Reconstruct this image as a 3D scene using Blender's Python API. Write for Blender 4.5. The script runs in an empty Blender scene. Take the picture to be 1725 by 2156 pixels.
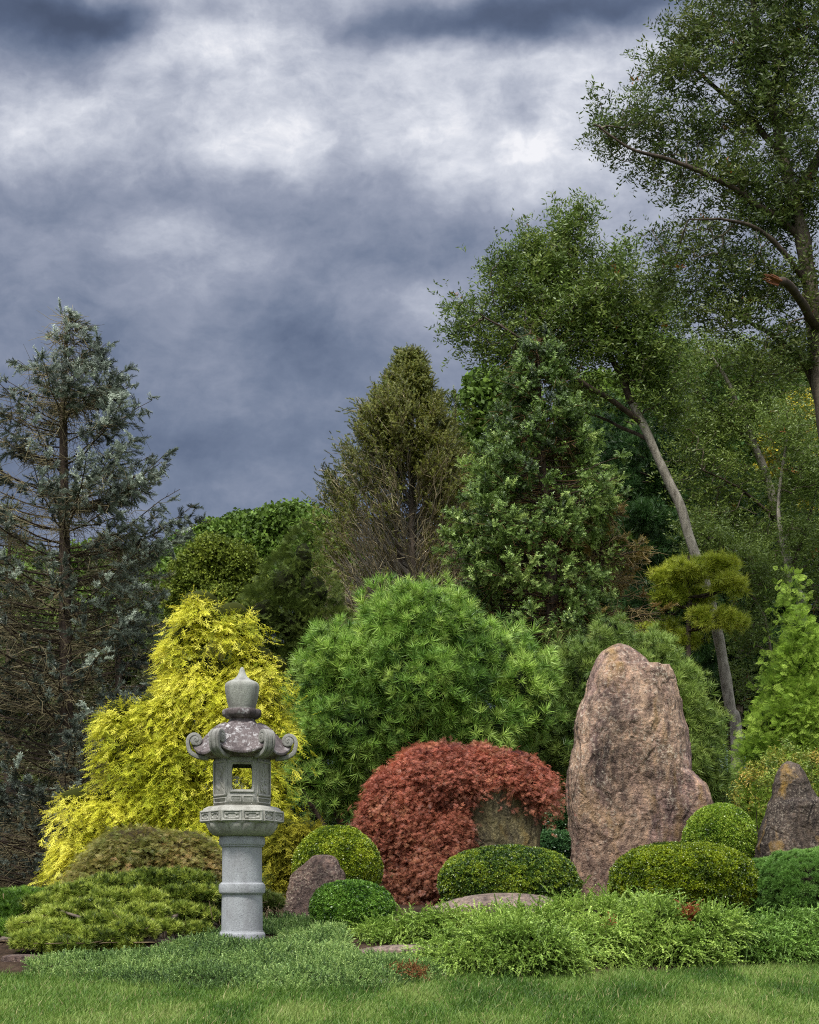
import bpy, math
import numpy as np
from mathutils import Vector

# ------------------------------------------------------------------ camera, world, sun
SC = bpy.context.scene
COL = SC.collection
F, HX, HY, CZ = 3000.0, 862.5, 1880.0, 1.5      # focal length and horizon of the photograph, eye height

cam = bpy.data.cameras.new('camera')
cam_o = bpy.data.objects.new('camera', cam)
COL.objects.link(cam_o)
cam_o.location = (0, 0, CZ)
cam_o.rotation_euler = (math.radians(90), 0, 0)
cam.sensor_fit = 'VERTICAL'
cam.sensor_height = 36
cam.sensor_width = 36
cam.lens = F / 2156 * 36
cam.shift_y = 802 / 2156
cam.clip_end = 2000
SC.camera = cam_o

SC.view_settings.view_transform = 'Standard'
SC.view_settings.look = 'None'
SC.view_settings.gamma = 1
SC.view_settings.use_curve_mapping = False
EXPOSURE = 1.0
SC.view_settings.exposure = EXPOSURE
SC.cycles.use_denoising = False
SC.cycles.sample_clamp_indirect = 3.0
SC.cycles.pixel_filter_type = 'BLACKMAN_HARRIS'
SC.cycles.filter_width = 1.1
SC.cycles.max_bounces = 6
SC.cycles.diffuse_bounces = 3
SC.cycles.transmission_bounces = 3
SC.cycles.transparent_max_bounces = 8

SUN_EL, SUN_AZ = math.radians(58), math.radians(-155)   # azimuth from +Y, clockwise: behind the camera, to its left
sun = bpy.data.lights.new('sun', 'SUN')
sun.energy = 2.2
sun.angle = math.radians(10)
sun.color = (1.0, 0.97, 0.92)
sun_o = bpy.data.objects.new('sun', sun)
COL.objects.link(sun_o)
sd = Vector((math.sin(SUN_AZ) * math.cos(SUN_EL), math.cos(SUN_AZ) * math.cos(SUN_EL), math.sin(SUN_EL)))
sun_o.rotation_euler = sd.to_track_quat('Z', 'Y').to_euler()
sun_o.location = (-20, -20, 40)


def S(r, g, b, k=1.0):
    def f(c):
        c /= 255.0
        return c / 12.92 if c <= 0.04045 else ((c + 0.055) / 1.055) ** 2.4
    return np.array([f(r) * k, f(g) * k, f(b) * k])


class NT:
    """small helper for building node trees"""
    def __init__(s, tree):
        s.t = tree
        tree.nodes.clear()

    def n(s, kind, **kw):
        o = s.t.nodes.new(kind)
        for k, v in kw.items():
            if k == 'inp':
                for a, b in v.items():
                    s.set(o, a, b)
            else:
                setattr(o, k, v)
        return o

    def set(s, o, a, b):
        i = o.inputs[a]
        if isinstance(b, bpy.types.NodeSocket):
            s.t.links.new(b, i)
        elif isinstance(b, bpy.types.Node):
            s.t.links.new(b.outputs[0], i)
        else:
            i.default_value = b

    def m(s, op, a, b=0.0, c=None, clamp=False):
        o = s.t.nodes.new('ShaderNodeMath')
        o.operation = op
        o.use_clamp = clamp
        s.set(o, 0, a)
        s.set(o, 1, b)
        if c is not None:
            s.set(o, 2, c)
        return o.outputs[0]

    def vm(s, op, a, b=(0, 0, 0)):
        o = s.t.nodes.new('ShaderNodeVectorMath')
        o.operation = op
        s.set(o, 0, a)
        s.set(o, 1, b)
        return o.outputs['Value'] if op in ('DOT_PRODUCT', 'LENGTH') else o.outputs['Vector']

    def ramp(s, fac, stops, interp='LINEAR'):
        o = s.t.nodes.new('ShaderNodeValToRGB')
        o.color_ramp.interpolation = interp
        e = o.color_ramp.elements
        while len(e) < len(stops):
            e.new(0.5)
        for i, (p, c) in enumerate(stops):
            e[i].position = p
            e[i].color = (*c, 1) if len(c) == 3 else c
        s.set(o, 0, fac)
        return o.outputs[0]

    def noise(s, vec, scale, detail=4, rough=0.5, dist=0.0, col=False):
        o = s.t.nodes.new('ShaderNodeTexNoise')
        s.set(o, 'Vector', vec)
        o.inputs['Scale'].default_value = scale
        o.inputs['Detail'].default_value = detail
        o.inputs['Roughness'].default_value = rough
        o.inputs['Distortion'].default_value = dist
        return o.outputs['Color'] if col else o.outputs[0]

    def mix(s, fac, a, b, mode='MIX'):
        o = s.t.nodes.new('ShaderNodeMix')
        o.data_type = 'RGBA'
        o.blend_type = mode
        s.set(o, 0, fac)
        for i, v in ((6, a), (7, b)):
            if isinstance(v, (bpy.types.NodeSocket, bpy.types.Node)):
                s.set(o, i, v)
            else:
                o.inputs[i].default_value = (*tuple(v)[:3], 1)
        return o.outputs[2]


def build_world():
    w = bpy.data.worlds.new('World')
    SC.world = w
    w.use_nodes = True
    T = NT(w.node_tree)
    out = T.n('ShaderNodeOutputWorld')
    sky = T.n('ShaderNodeTexSky')
    sky.sky_type = 'NISHITA'
    sky.sun_disc = False
    sky.sun_elevation = SUN_EL
    sky.sun_rotation = SUN_AZ
    b1 = T.n('ShaderNodeBackground', inp={'Color': sky.outputs[0], 'Strength': 0.06})
    tc = T.n('ShaderNodeTexCoord')
    d = tc.outputs['Generated']
    sep = T.n('ShaderNodeSeparateXYZ', inp={0: d})
    x, y, z = sep.outputs
    ys = T.m('MAXIMUM', y, 0.12)
    px = T.m('ADD', T.m('MULTIPLY', T.m('DIVIDE', x, ys), 3.0), 0.8625)
    py = T.m('SUBTRACT', 1.88, T.m('MULTIPLY', T.m('DIVIDE', z, ys), 3.0))
    pc = T.n('ShaderNodeCombineXYZ', inp={0: px, 1: py, 2: 0.0}).outputs[0]
    # warp: big billows then small curls
    w1 = T.vm('SUBTRACT', T.noise(pc, 2.3, 4, 0.55, col=True), (0.5, 0.5, 0.5))
    w2 = T.vm('SUBTRACT', T.noise(pc, 7.5, 4, 0.6, col=True), (0.5, 0.5, 0.5))
    w3 = T.vm('SUBTRACT', T.noise(pc, 24, 4, 0.6, col=True), (0.5, 0.5, 0.5))
    pw = T.vm('ADD', pc, T.vm('ADD', T.vm('MULTIPLY', w1, (0.34, 0.24, 0)), T.vm('ADD', T.vm('MULTIPLY', w2, (0.075, 0.065, 0)), T.vm('MULTIPLY', w3, (0.022, 0.02, 0)))))
    pys = T.n('ShaderNodeSeparateXYZ', inp={0: pw}).outputs[1]
    # base brightness by height above the horizon
    base = T.ramp(T.m('DIVIDE', pys, 1.9), [(0.0, (.60,) * 3), (0.13, (.58,) * 3), (0.20, (.53,) * 3), (0.27, (.43,) * 3), (0.34, (.38,) * 3), (0.42, (.27,) * 3),
                                          (0.50, (.19,) * 3), (0.60, (.25,) * 3)])
    v = base
    blobs = [(.02, .03, .17, .10, -.50), (.22, .04, .12, .055, -.42), (.45, .02, .055, .04, -.25), (.36, .10, .20, .09, .14), (.50, .11, .16, .09, .14),
             (.66, .06, .15, .05, .16), (.95, .045, .26, .05, -.50), (1.12, .10, .10, .04, -.34), (1.30, .02, .18, .04, -.40),
             (.20, .17, .14, .05, -.10), (.10, .25, .20, .06, .10), (.90, .14, .18, .06, .12), (1.20, .18, .12, .09, .16), (1.10, .25, .05, .06, -.22),
             (.80, .28, .30, .06, .16), (.14, .42, .28, .045, -.14), (.45, .39, .22, .04, -.08), (.10, .59, .22, .09, -.10), (.40, .50, .20, .06, .16), (.16, .30, .16, .06, .10), (.55, .30, .2, .07, .08), (.86, .42, .2, .06, -.08),
             (.20, .62, .14, .05, .08), (.62, .44, .16, .08, -.06), (.85, .53, .22, .07, -.12), (1.05, .37, .24, .08, .20), (1.2, .30, .15, .08, .18),
             (.90, .66, .10, .05, .14), (.70, .62, .10, .04, .09), (.56, .70, .16, .06, -.08), (.36, .80, .14, .07, .05), (.55, .86, .16, .04, .07),
             (.55, 1.02, .35, .07, .07), (1.45, .75, .30, .15, .25)]
    for bx, by, sx, sy, a in blobs:
        e = T.vm('MULTIPLY', T.vm('SUBTRACT', pw, (bx, by, 0)), (1 / sx, 1 / sy, 0))
        g = T.m('EXPONENT', T.m('MULTIPLY', T.vm('DOT_PRODUCT', e, e), -0.8))
        v = T.m('MULTIPLY_ADD', g, a, v)
    # streaky detail, stronger in bright cloud
    ps = T.vm('MULTIPLY', pw, (1.0, 1.7, 1))
    pd = T.vm('ADD', T.vm('MULTIPLY', pc, (1.0, 1.35, 1)), T.vm('ADD', T.vm('MULTIPLY', w1, (.16, .12, 0)), T.vm('MULTIPLY', w2, (.05, .045, 0))))
    det = T.m('SUBTRACT', T.noise(pd, 3.8, 10, 0.60), 0.5)
    det2 = T.m('SUBTRACT', 0.16, T.m('ABSOLUTE', T.m('SUBTRACT', T.noise(pd, 6.5, 9, 0.62), 0.5)))
    v = T.m('ADD', v, T.m('MULTIPLY', det, T.m('MULTIPLY_ADD', v, 0.75, 0.36)))
    v = T.m('ADD', v, T.m('MULTIPLY', det2, T.m('MULTIPLY_ADD', v, 0.75, 0.10)))
    v = T.m('MAXIMUM', v, 0.0)
    K = 0.5 ** EXPOSURE
    st = [(0, S(74, 84, 106)), (.15, S(92, 104, 129)), (.3, S(116, 127, 150)), (.5, S(151, 158, 177)), (.7, S(189, 194, 208)), (.88, S(224, 227, 236)), (1, S(250, 250, 254))]
    colr = T.ramp(v, [(p, tuple(c * K)) for p, c in st])
    # brightness added to the unseen sky overhead and behind the viewer, lifting foliage
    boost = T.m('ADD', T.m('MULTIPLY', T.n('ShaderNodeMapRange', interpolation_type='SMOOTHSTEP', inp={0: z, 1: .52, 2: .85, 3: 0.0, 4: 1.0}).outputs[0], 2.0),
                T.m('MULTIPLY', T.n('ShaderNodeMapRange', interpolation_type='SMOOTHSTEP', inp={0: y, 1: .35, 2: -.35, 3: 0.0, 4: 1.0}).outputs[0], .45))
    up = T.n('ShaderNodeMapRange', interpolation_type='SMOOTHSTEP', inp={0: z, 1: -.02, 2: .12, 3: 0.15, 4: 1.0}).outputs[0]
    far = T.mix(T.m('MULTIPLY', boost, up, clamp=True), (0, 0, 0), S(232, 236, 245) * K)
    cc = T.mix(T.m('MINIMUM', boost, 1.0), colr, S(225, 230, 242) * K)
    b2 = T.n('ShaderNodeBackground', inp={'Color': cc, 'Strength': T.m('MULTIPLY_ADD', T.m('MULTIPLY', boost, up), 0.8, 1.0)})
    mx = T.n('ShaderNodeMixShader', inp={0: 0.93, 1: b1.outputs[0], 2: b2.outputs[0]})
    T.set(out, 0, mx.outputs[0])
    w.cycles.sampling_method = 'MANUAL'
    w.cycles.sample_map_resolution = 512


build_world()

# ------------------------------------------------------------------ helpers


def PT(x, y, D):
    """a point of the place seen at (x, y) of the photograph, D metres ahead of the viewer"""
    return np.array([(x - HX) / F * D, D, CZ + (HY - y) / F * D])


def hsh(ix, iy, iz, s):
    h = (ix * 374761393 + iy * 668265263 + iz * 2147483647 + s * 1274126177) & 0xFFFFFFFF
    h = ((h ^ (h >> 13)) * 1274126177) & 0xFFFFFFFF
    h = ((h ^ (h >> 16)) * 2246822519) & 0xFFFFFFFF
    return ((h ^ (h >> 15)) & 0xFFFFFF) / float(0xFFFFFF)


def vnoise(P, seed=0):
    P = np.asarray(P, float)
    i = np.floor(P).astype(np.int64)
    f = P - i
    u = f * f * (3 - 2 * f)
    r = 0
    for dx in (0, 1):
        for dy in (0, 1):
            for dz in (0, 1):
                w = (u[:, 0] if dx else 1 - u[:, 0]) * (u[:, 1] if dy else 1 - u[:, 1]) * (u[:, 2] if dz else 1 - u[:, 2])
                r = r + w * hsh(i[:, 0] + dx, i[:, 1] + dy, i[:, 2] + dz, seed)
    return r * 2 - 1


def fbm(P, o=4, seed=0, g=0.5):
    P = np.asarray(P, float)
    r, a, t = 0, 1.0, 0
    for k in range(o):
        r = r + a * vnoise(P * (2.03 ** k) + 17.3 * k, seed + k)
        t += a
        a *= g
    return r / t


def norm(v):
    return v / np.maximum(np.linalg.norm(v, axis=-1, keepdims=True), 1e-9)


class Acc:
    def __init__(s):
        s.V, s.T, s.Q, s.C, s.n = [], [], [], [], 0

    def add(s, V, T=None, Q=None, C=None):
        V = np.asarray(V, float).reshape(-1, 3)
        s.V.append(V)
        if T is not None and len(T):
            s.T.append(np.asarray(T).reshape(-1, 3) + s.n)
        if Q is not None and len(Q):
            s.Q.append(np.asarray(Q).reshape(-1, 4) + s.n)
        if C is None:
            C = (1, 1, 1)
        s.C.append(np.broadcast_to(np.asarray(C, float), V.shape))
        s.n += len(V)
        return s


def put(name, acc, mat, root=None, smooth=False):
    V = np.concatenate(acc.V)
    T = np.concatenate(acc.T) if acc.T else np.zeros((0, 3), int)
    Q = np.concatenate(acc.Q) if acc.Q else np.zeros((0, 4), int)
    C = np.concatenate(acc.C)
    if root is not None:
        V = V - np.array(root.location)
    me = bpy.data.meshes.new(name)
    me.vertices.add(len(V))
    me.vertices.foreach_set('co', V.astype(np.float32).ravel())
    me.loops.add(len(T) * 3 + len(Q) * 4)
    me.loops.foreach_set('vertex_index', np.concatenate([T.ravel(), Q.ravel()]).astype(np.int32))
    me.polygons.add(len(T) + len(Q))
    ls = np.concatenate([np.arange(len(T)) * 3, len(T) * 3 + np.arange(len(Q)) * 4]).astype(np.int32)
    me.polygons.foreach_set('loop_start', ls)
    me.update(calc_edges=True)
    if smooth:
        me.polygons.foreach_set('use_smooth', np.ones(len(T) + len(Q), bool))
    at = me.color_attributes.new('Col', 'FLOAT_COLOR', 'POINT')
    at.data.foreach_set('color', np.concatenate([C, np.ones((len(C), 1))], 1).astype(np.float32).ravel())
    me.materials.append(mat)
    o = bpy.data.objects.new(name, me)
    COL.objects.link(o)
    if root is not None:
        o.parent = root
    return o


def tag(o, label=None, cat=None, group=None, kind=None):
    for k, v in (('label', label), ('category', cat), ('group', group), ('kind', kind)):
        if v:
            o[k] = v
    return o


def thing(name, label, cat, base, group=None):
    o = bpy.data.objects.new(name, None)
    o.empty_display_size = 0.2
    COL.objects.link(o)
    o.location = tuple(float(c) for c in base)
    return tag(o, label, cat, group)


# ------------------------------------------------------------------ materials


def new_mat(name):
    m = bpy.data.materials.new(name)
    m.use_nodes = True
    return m, NT(m.node_tree)


def leaf_mat(name, rough=0.5, trans=0.25, spec=0.3, vary=0.25):
    m, T = new_mat(name)
    a = T.n('ShaderNodeAttribute', attribute_name='Col').outputs[0]
    geo = T.n('ShaderNodeNewGeometry')
    c = a
    hs = T.n('ShaderNodeHueSaturation', inp={'Color': c, 'Value': T.m('MULTIPLY_ADD', geo.outputs['Random Per Island'], vary * 2, 1 - vary)})
    p = T.n('ShaderNodeBsdfPrincipled', inp={'Base Color': hs.outputs[0], 'Roughness': rough, 'Specular IOR Level': spec})
    if trans:
        tr = T.n('ShaderNodeBsdfTranslucent', inp={'Color': hs.outputs[0]})
        sh = T.n('ShaderNodeMixShader', inp={0: trans, 1: p.outputs[0], 2: tr.outputs[0]}).outputs[0]
    else:
        sh = p.outputs[0]
    o = T.n('ShaderNodeOutputMaterial', inp={0: sh})
    return m


def bark_mat(name, c1, c2, scale=6.0, bump=0.4):
    m, T = new_mat(name)
    co = T.n('ShaderNodeTexCoord').outputs['Object']
    st = T.vm('MULTIPLY', co, (1, 1, 0.35))
    n1 = T.noise(st, scale, 6, 0.65)
    n2 = T.noise(co, scale * 5, 4, 0.6)
    f = T.m('ADD', T.m('MULTIPLY', n1, 0.7), T.m('MULTIPLY', n2, 0.4))
    c = T.ramp(f, [(.38, tuple(c1)), (.68, tuple(c2))])
    b = T.n('ShaderNodeBump', inp={'Height': f, 'Strength': bump, 'Distance': 0.03})
    p = T.n('ShaderNodeBsdfPrincipled', inp={'Base Color': c, 'Roughness': 0.9, 'Specular IOR Level': 0.15, 'Normal': b.outputs[0]})
    T.n('ShaderNodeOutputMaterial', inp={0: p.outputs[0]})
    return m


def rock_mat(name, cols, lichen, scale=1.0, streak=0.4, stain=0.5, yellow=0.0, bump=0.5):
    m, T = new_mat(name)
    co = T.n('ShaderNodeTexCoord').outputs['Object']
    wv = T.vm('ADD', co, T.vm('MULTIPLY', T.vm('SUBTRACT', T.noise(co, 1.3 * scale, 4, col=True), (.5, .5, .5)), (.6, .6, .6)))
    st = T.vm('MULTIPLY', wv, (1, 1, streak))
    n = T.noise(st, 1.6 * scale, 8, 0.62)
    c = T.ramp(n, [(.30 + .4 * i / (len(cols) - 1), tuple(k)) for i, k in enumerate(cols)])
    # dark mineral stains running down
    n2 = T.noise(T.vm('MULTIPLY', wv, (1, 1, streak * .5)), 3.3 * scale, 7, 0.7)
    c = T.mix(T.m('MULTIPLY', T.ramp(n2, [(.50, (0, 0, 0)), (.66, (1, 1, 1))]), stain), c, S(52, 44, 44))
    g1 = T.noise(T.vm('MULTIPLY', co, (1, 1, .55)), 13 * scale, 5, .7)
    c = T.mix(1.0, c, T.ramp(g1, [(.36, (.42, .40, .42)), (.52, (1, 1, 1)), (.68, (1.5, 1.42, 1.3))]), 'MULTIPLY')
    # pale lichen speckle
    n3 = T.noise(co, 30 * scale, 4, 0.75)
    n4 = T.noise(co, 1.9 * scale, 4, 0.6)
    sp = T.m('MULTIPLY', T.ramp(n3, [(.53, (0, 0, 0)), (.62, (1, 1, 1))]), T.ramp(n4, [(.40, (.1, .1, .1)), (.62, (1, 1, 1))]))
    c = T.mix(T.m('MULTIPLY', sp, .75), c, lichen)
    n6 = T.noise(co, 42 * scale, 2, 0.6)
    c = T.mix(T.m('MULTIPLY', T.ramp(n6, [(.60, (0, 0, 0)), (.68, (1, 1, 1))]), .6), c, S(38, 30, 28))
    if yellow:
        n5 = T.noise(T.vm('MULTIPLY', wv, (1.6, 1.6, .45)), 1.5 * scale, 5, 0.6)
        c = T.mix(T.m('MULTIPLY', T.ramp(n5, [(.56, (0, 0, 0)), (.68, (1, 1, 1))]), yellow), c, S(176, 138, 62))
    vo = T.n('ShaderNodeTexVoronoi', feature='DISTANCE_TO_EDGE', inp={'Vector': T.vm('MULTIPLY', wv, (1, 1, .5)), 'Scale': 1.5 * scale})
    ck = T.ramp(vo.outputs[0], [(0.0, (0, 0, 0)), (.035, (1, 1, 1))])
    ckm = T.ramp(T.noise(co, 2.1 * scale, 3), [(.48, (0, 0, 0)), (.56, (1, 1, 1))])
    c = T.mix(T.m('MULTIPLY', T.m('SUBTRACT', 1.0, ck), T.m('MULTIPLY', ckm, .4)), c, S(30, 24, 22))
    h = T.m('ADD', T.m('MULTIPLY', T.noise(st, 5 * scale, 8, 0.68), 1.0), T.m('MULTIPLY', T.noise(co, 30 * scale, 4, .7), 0.35))
    h = T.m('ADD', h, T.m('MULTIPLY', T.m('MULTIPLY', ck, ckm), .25))
    b = T.n('ShaderNodeBump', inp={'Height': h, 'Strength': bump, 'Distance': 0.10})
    p = T.n('ShaderNodeBsdfPrincipled', inp={'Base Color': c, 'Roughness': 0.85, 'Specular IOR Level': 0.25, 'Normal': b.outputs[0]})
    T.n('ShaderNodeOutputMaterial', inp={0: p.outputs[0]})
    return m


def granite_mat(name, base, dark, pale, grime=0.2, grimecol=(0.1, 0.09, 0.09), mott=0.0):
    m, T = new_mat(name)
    co = T.n('ShaderNodeTexCoord').outputs['Object']
    n = T.noise(co, 5, 6, .6)
    c = T.ramp(n, [(.3, tuple(base * .84)), (.5, tuple(base)), (.72, tuple(base * 1.12))])
    s1 = T.noise(co, 95, 2, .6)
    c = T.mix(T.m('MULTIPLY', T.ramp(s1, [(.55, (0, 0, 0)), (.66, (1, 1, 1))]), .55), c, dark)
    s2 = T.noise(co, 70, 2, .6)
    c = T.mix(T.m('MULTIPLY', T.ramp(s2, [(.60, (0, 0, 0)), (.70, (1, 1, 1))]), .6), c, pale)
    g = T.noise(T.vm('MULTIPLY', co, (1, 1, .35)), 7, 6, .65)
    c = T.mix(T.m('MULTIPLY', T.ramp(g, [(.46, (0, 0, 0)), (.64, (1, 1, 1))]), grime), c, grimecol)
    if mott:
        g2 = T.noise(co, 26, 5, .7)
        g3 = T.noise(co, 4.5, 4, .6)
        c = T.mix(T.m('MULTIPLY', T.m('MULTIPLY', T.ramp(g2, [(.50, (0, 0, 0)), (.58, (1, 1, 1))]), T.ramp(g3, [(.42, (0, 0, 0)), (.6, (1, 1, 1))])), mott), c, S(205, 203, 200))
    h = T.m('ADD', T.noise(co, 30, 5, .7), T.m('MULTIPLY', s1, .4))
    b = T.n('ShaderNodeBump', inp={'Height': h, 'Strength': .45, 'Distance': .008})
    p = T.n('ShaderNodeBsdfPrincipled', inp={'Base Color': c, 'Roughness': 0.85, 'Specular IOR Level': 0.3, 'Normal': b.outputs[0]})
    T.n('ShaderNodeOutputMaterial', inp={0: p.outputs[0]})
    return m


M_NEEDLE = leaf_mat('needles', .45, .15, .35)
M_LEAF = leaf_mat('leaves', .45, .28, .35)
M_BOX = leaf_mat('small_glossy_leaves', .35, .2, .5, .35)
M_THREAD = leaf_mat('thread_foliage', .6, .3, .15, .2)
M_FARLEAF = leaf_mat('far_leaves', .6, .25, .2, .35)
M_GRASS = leaf_mat('grass_blades', .5, .3, .25, .25)
M_TWIG = leaf_mat('dead_twigs', .9, 0, .1, .3)
M_BARK = bark_mat('grey_brown_bark', S(50, 43, 36), S(120, 108, 94))
M_BARKP = bark_mat('pale_grey_bark', S(66, 60, 52), S(168, 160, 146), 9, .8)
M_BARKD = bark_mat('dark_bark', S(38, 31, 27), S(84, 72, 62))

# ------------------------------------------------------------------ small geometry makers


def tubes(acc, pts, rad, sides=4, col=(1, 1, 1)):
    """many tapered tubes at once: pts (n,K,3), rad (n,K)"""
    pts = np.asarray(pts, float)
    rad = np.asarray(rad, float)
    n, K, _ = pts.shape
    tan = np.zeros_like(pts)
    tan[:, 1:-1] = pts[:, 2:] - pts[:, :-2]
    tan[:, 0] = pts[:, 1] - pts[:, 0]
    tan[:, -1] = pts[:, -1] - pts[:, -2]
    tan = norm(tan)
    ref = np.where(np.abs(tan[:, :1, 2:3]) > .8, np.array([[[1., 0, 0]]]), np.array([[[0, 0, 1.]]]))
    a = norm(np.cross(tan, np.broadcast_to(ref, tan.shape)))
    b = np.cross(tan, a)
    th = np.arange(sides) / sides * 2 * math.pi
    V = pts[:, :, None] + rad[:, :, None, None] * (np.cos(th)[None, None, :, None] * a[:, :, None] + np.sin(th)[None, None, :, None] * b[:, :, None])
    i = np.arange(n)[:, None, None] * K * sides
    k = np.arange(K - 1)[None, :, None] * sides
    s = np.arange(sides)[None, None]
    s2 = (s + 1) % sides
    Q = np.stack([i + k + s, i + k + s2, i + k + sides + s2, i + k + sides + s], -1)
    C = np.asarray(col, float)
    if C.ndim == 2:
        C = np.repeat(C, K * sides, 0)
    acc.add(V, Q=Q, C=C)
    return acc


def smooth_path(P, per=6):
    """Catmull-Rom through the rows of P"""
    P = np.asarray(P, float)
    A = np.vstack([2 * P[0] - P[1], P, 2 * P[-1] - P[-2]])
    o = []
    for i in range(1, len(A) - 2):
        for t in np.arange(per) / per:
            o.append(.5 * ((2 * A[i]) + (-A[i - 1] + A[i + 1]) * t + (2 * A[i - 1] - 5 * A[i] + 4 * A[i + 1] - A[i + 2]) * t * t
                           + (-A[i - 1] + 3 * A[i] - 3 * A[i + 1] + A[i + 2]) * t ** 3))
    o.append(P[-1])
    return np.array(o)


def limb(acc, P, r0, r1, sides=10, per=6, rough=0.0, seed=0, pw=1.0, wob=0.0):
    q = smooth_path(P, per)
    if wob:
        for j in range(3):
            q[1:-1, j] += wob * fbm(q[1:-1] * 1.4 + 31 * j, 3, seed + j)
    t = np.linspace(0, 1, len(q)) ** pw
    r = r0 + (r1 - r0) * t
    if rough:
        r = r * (1 + rough * vnoise(q * 2.1, seed))
    tubes(acc, q[None], r[None], sides)
    return q, r


def scatter(acc, tmpl, P, Z, Sz, C, rng, up=None):
    """tmpl = list of (V,T,shade); one picked at random per instance. Z = direction of the template's z axis"""
    n = len(P)
    if n == 0:
        return acc
    Z = norm(Z)
    if up is None:
        R = rng.normal(size=(n, 3))
    else:
        R = np.broadcast_to(np.asarray(up, float), (n, 3)) + rng.normal(size=(n, 3)) * .25
    X = norm(np.cross(R, Z))
    Y = np.cross(Z, X)
    pick = rng.integers(0, len(tmpl), n)
    for k, (tv, tf, sh) in enumerate(tmpl):
        m = pick == k
        if not m.any():
            continue
        s = np.asarray(Sz)[m] if np.ndim(Sz) else np.full(m.sum(), Sz)
        L = tv[None] * s[:, None, None]
        V = P[m][:, None] + L[..., 0:1] * X[m][:, None] + L[..., 1:2] * Y[m][:, None] + L[..., 2:3] * Z[m][:, None]
        nv = len(tv)
        T = tf[None] + (np.arange(m.sum()) * nv)[:, None, None]
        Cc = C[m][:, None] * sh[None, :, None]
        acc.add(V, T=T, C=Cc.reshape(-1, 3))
    return acc


def pal(P, cols, rng, f=1.0, seed=0, rnd=.22, amp=.9):
    """per-instance colour: patches of the palette plus a little chance"""
    cols = np.array(cols)
    t = .5 + amp * fbm(P * f, 3, seed) * .9 + rng.normal(size=len(P)) * rnd
    t = np.clip(t, 0, .9999) * (len(cols) - 1)
    i = t.astype(int)
    u = (t - i)[:, None]
    c = cols[i] * (1 - u) + cols[i + 1] * u
    g = c @ np.array([.3, .6, .1])
    return np.clip(c * .96 + g[:, None] * .04, 0, 1) * np.array([1.08, 1.04, .84])


def spike(a, b, w, side):
    """thin leaf: diamond from a to b"""
    a, b, side = map(np.asarray, (a, b, side))
    m = a + (b - a) * .45
    return [a, m + side * w, b, m - side * w], [[0, 1, 2], [0, 2, 3]]


def build_t(parts):
    V, T, n = [], [], 0
    sh = []
    for v, t, s in parts:
        V += [np.asarray(q, float) for q in v]
        T += [[i + n for i in q] for q in t]
        sh += list(s) if np.ndim(s) else [s] * len(v)
        n += len(v)
    return np.array(V), np.array(T), np.array(sh, float)


def t_needles(rng, n=40, L=1.0, w=.03, spread=1.2, inner=0.0):
    ps = []
    for i in range(n):
        th = rng.uniform(0, 2 * math.pi)
        ph = spread * math.sqrt(rng.uniform(inner, 1))
        d = np.array([math.sin(ph) * math.cos(th), math.sin(ph) * math.sin(th), math.cos(ph)])
        s = norm(np.cross(d, rng.normal(size=3)))
        l = L * rng.uniform(.75, 1.05)
        o = d * .04 + np.array([0, 0, rng.uniform(-.25, .1)])
        ps.append(([o - s * w, o + s * w, o + d * l], [[0, 1, 2]], (.62, .62, 1.25)))  # shade painted into the needle bases, tips lightened, so tufts stand apart
    return build_t(ps)


def t_brush(rng, n=26, w=.035, nl=.22, ang=50):
    """conifer shoot of length 1 along z with needles all round"""
    ps = [(*spike((0, 0, 0), (0, 0, 1), .03, (1, 0, 0)), .7)]
    for i in range(n):
        z = i / n * .95
        th = i * 2.4 + rng.uniform(-.3, .3)
        a = math.radians(ang + rng.uniform(-12, 12))
        d = np.array([math.sin(a) * math.cos(th), math.sin(a) * math.sin(th), math.cos(a)])
        s = norm(np.cross(d, (0, 0, 1)))
        o = np.array([0, 0, z])
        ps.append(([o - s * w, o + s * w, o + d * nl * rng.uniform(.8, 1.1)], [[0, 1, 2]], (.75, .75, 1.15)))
    return build_t(ps)


def t_thread(rng, n=12, w=.028, fork=3, droop=.5):
    """string-like spray: strands forking off a bent main strand"""
    ps = []
    K = 5
    pr = np.array([0., 0, 0])
    d = np.array([rng.uniform(-.2, .2), 0, 1.])
    pts = [pr]
    for k in range(K):
        d = norm(d + np.array([rng.uniform(-.25, .25), -droop * .22, 0]))
        pr = pr + d / K
        pts.append(pr)
    for k in range(K):
        s = np.array([1., 0, 0])
        ps.append(([pts[k] - s * w, pts[k] + s * w, pts[k + 1] + s * w * .7, pts[k + 1] - s * w * .7], [[0, 1, 2], [0, 2, 3]], .9))
    for i in range(n):
        t = (i + .5) / n * K
        k = min(int(t), K - 1)
        o = pts[k] + (pts[k + 1] - pts[k]) * (t - k)
        sg = 1 if i % 2 else -1
        a = math.radians(rng.uniform(25, 55)) * sg
        dd = norm(np.array([math.sin(a), rng.uniform(-.5, .2), math.cos(a)]))
        l = rng.uniform(.25, .5) * (1 - .35 * t / K)
        e = o + dd * l
        s = norm(np.cross(dd, (rng.uniform(-.6, .6), 1, .1)))
        ps.append((*spike(o, e, w * .8, s), (.85, 1, 1.2, 1)))
        for q in range(fork - 1):
            oo = o + dd * l * rng.uniform(.3, .75)
            a2 = a + math.radians(rng.uniform(15, 45)) * rng.choice((-1, 1))
            d2 = norm(np.array([math.sin(a2), rng.uniform(-.6, .2), math.cos(a2)]))
            ps.append((*spike(oo, oo + d2 * l * .55, w * .7, s), (.9, 1, 1.25, 1)))
    return build_t(ps)


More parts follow.
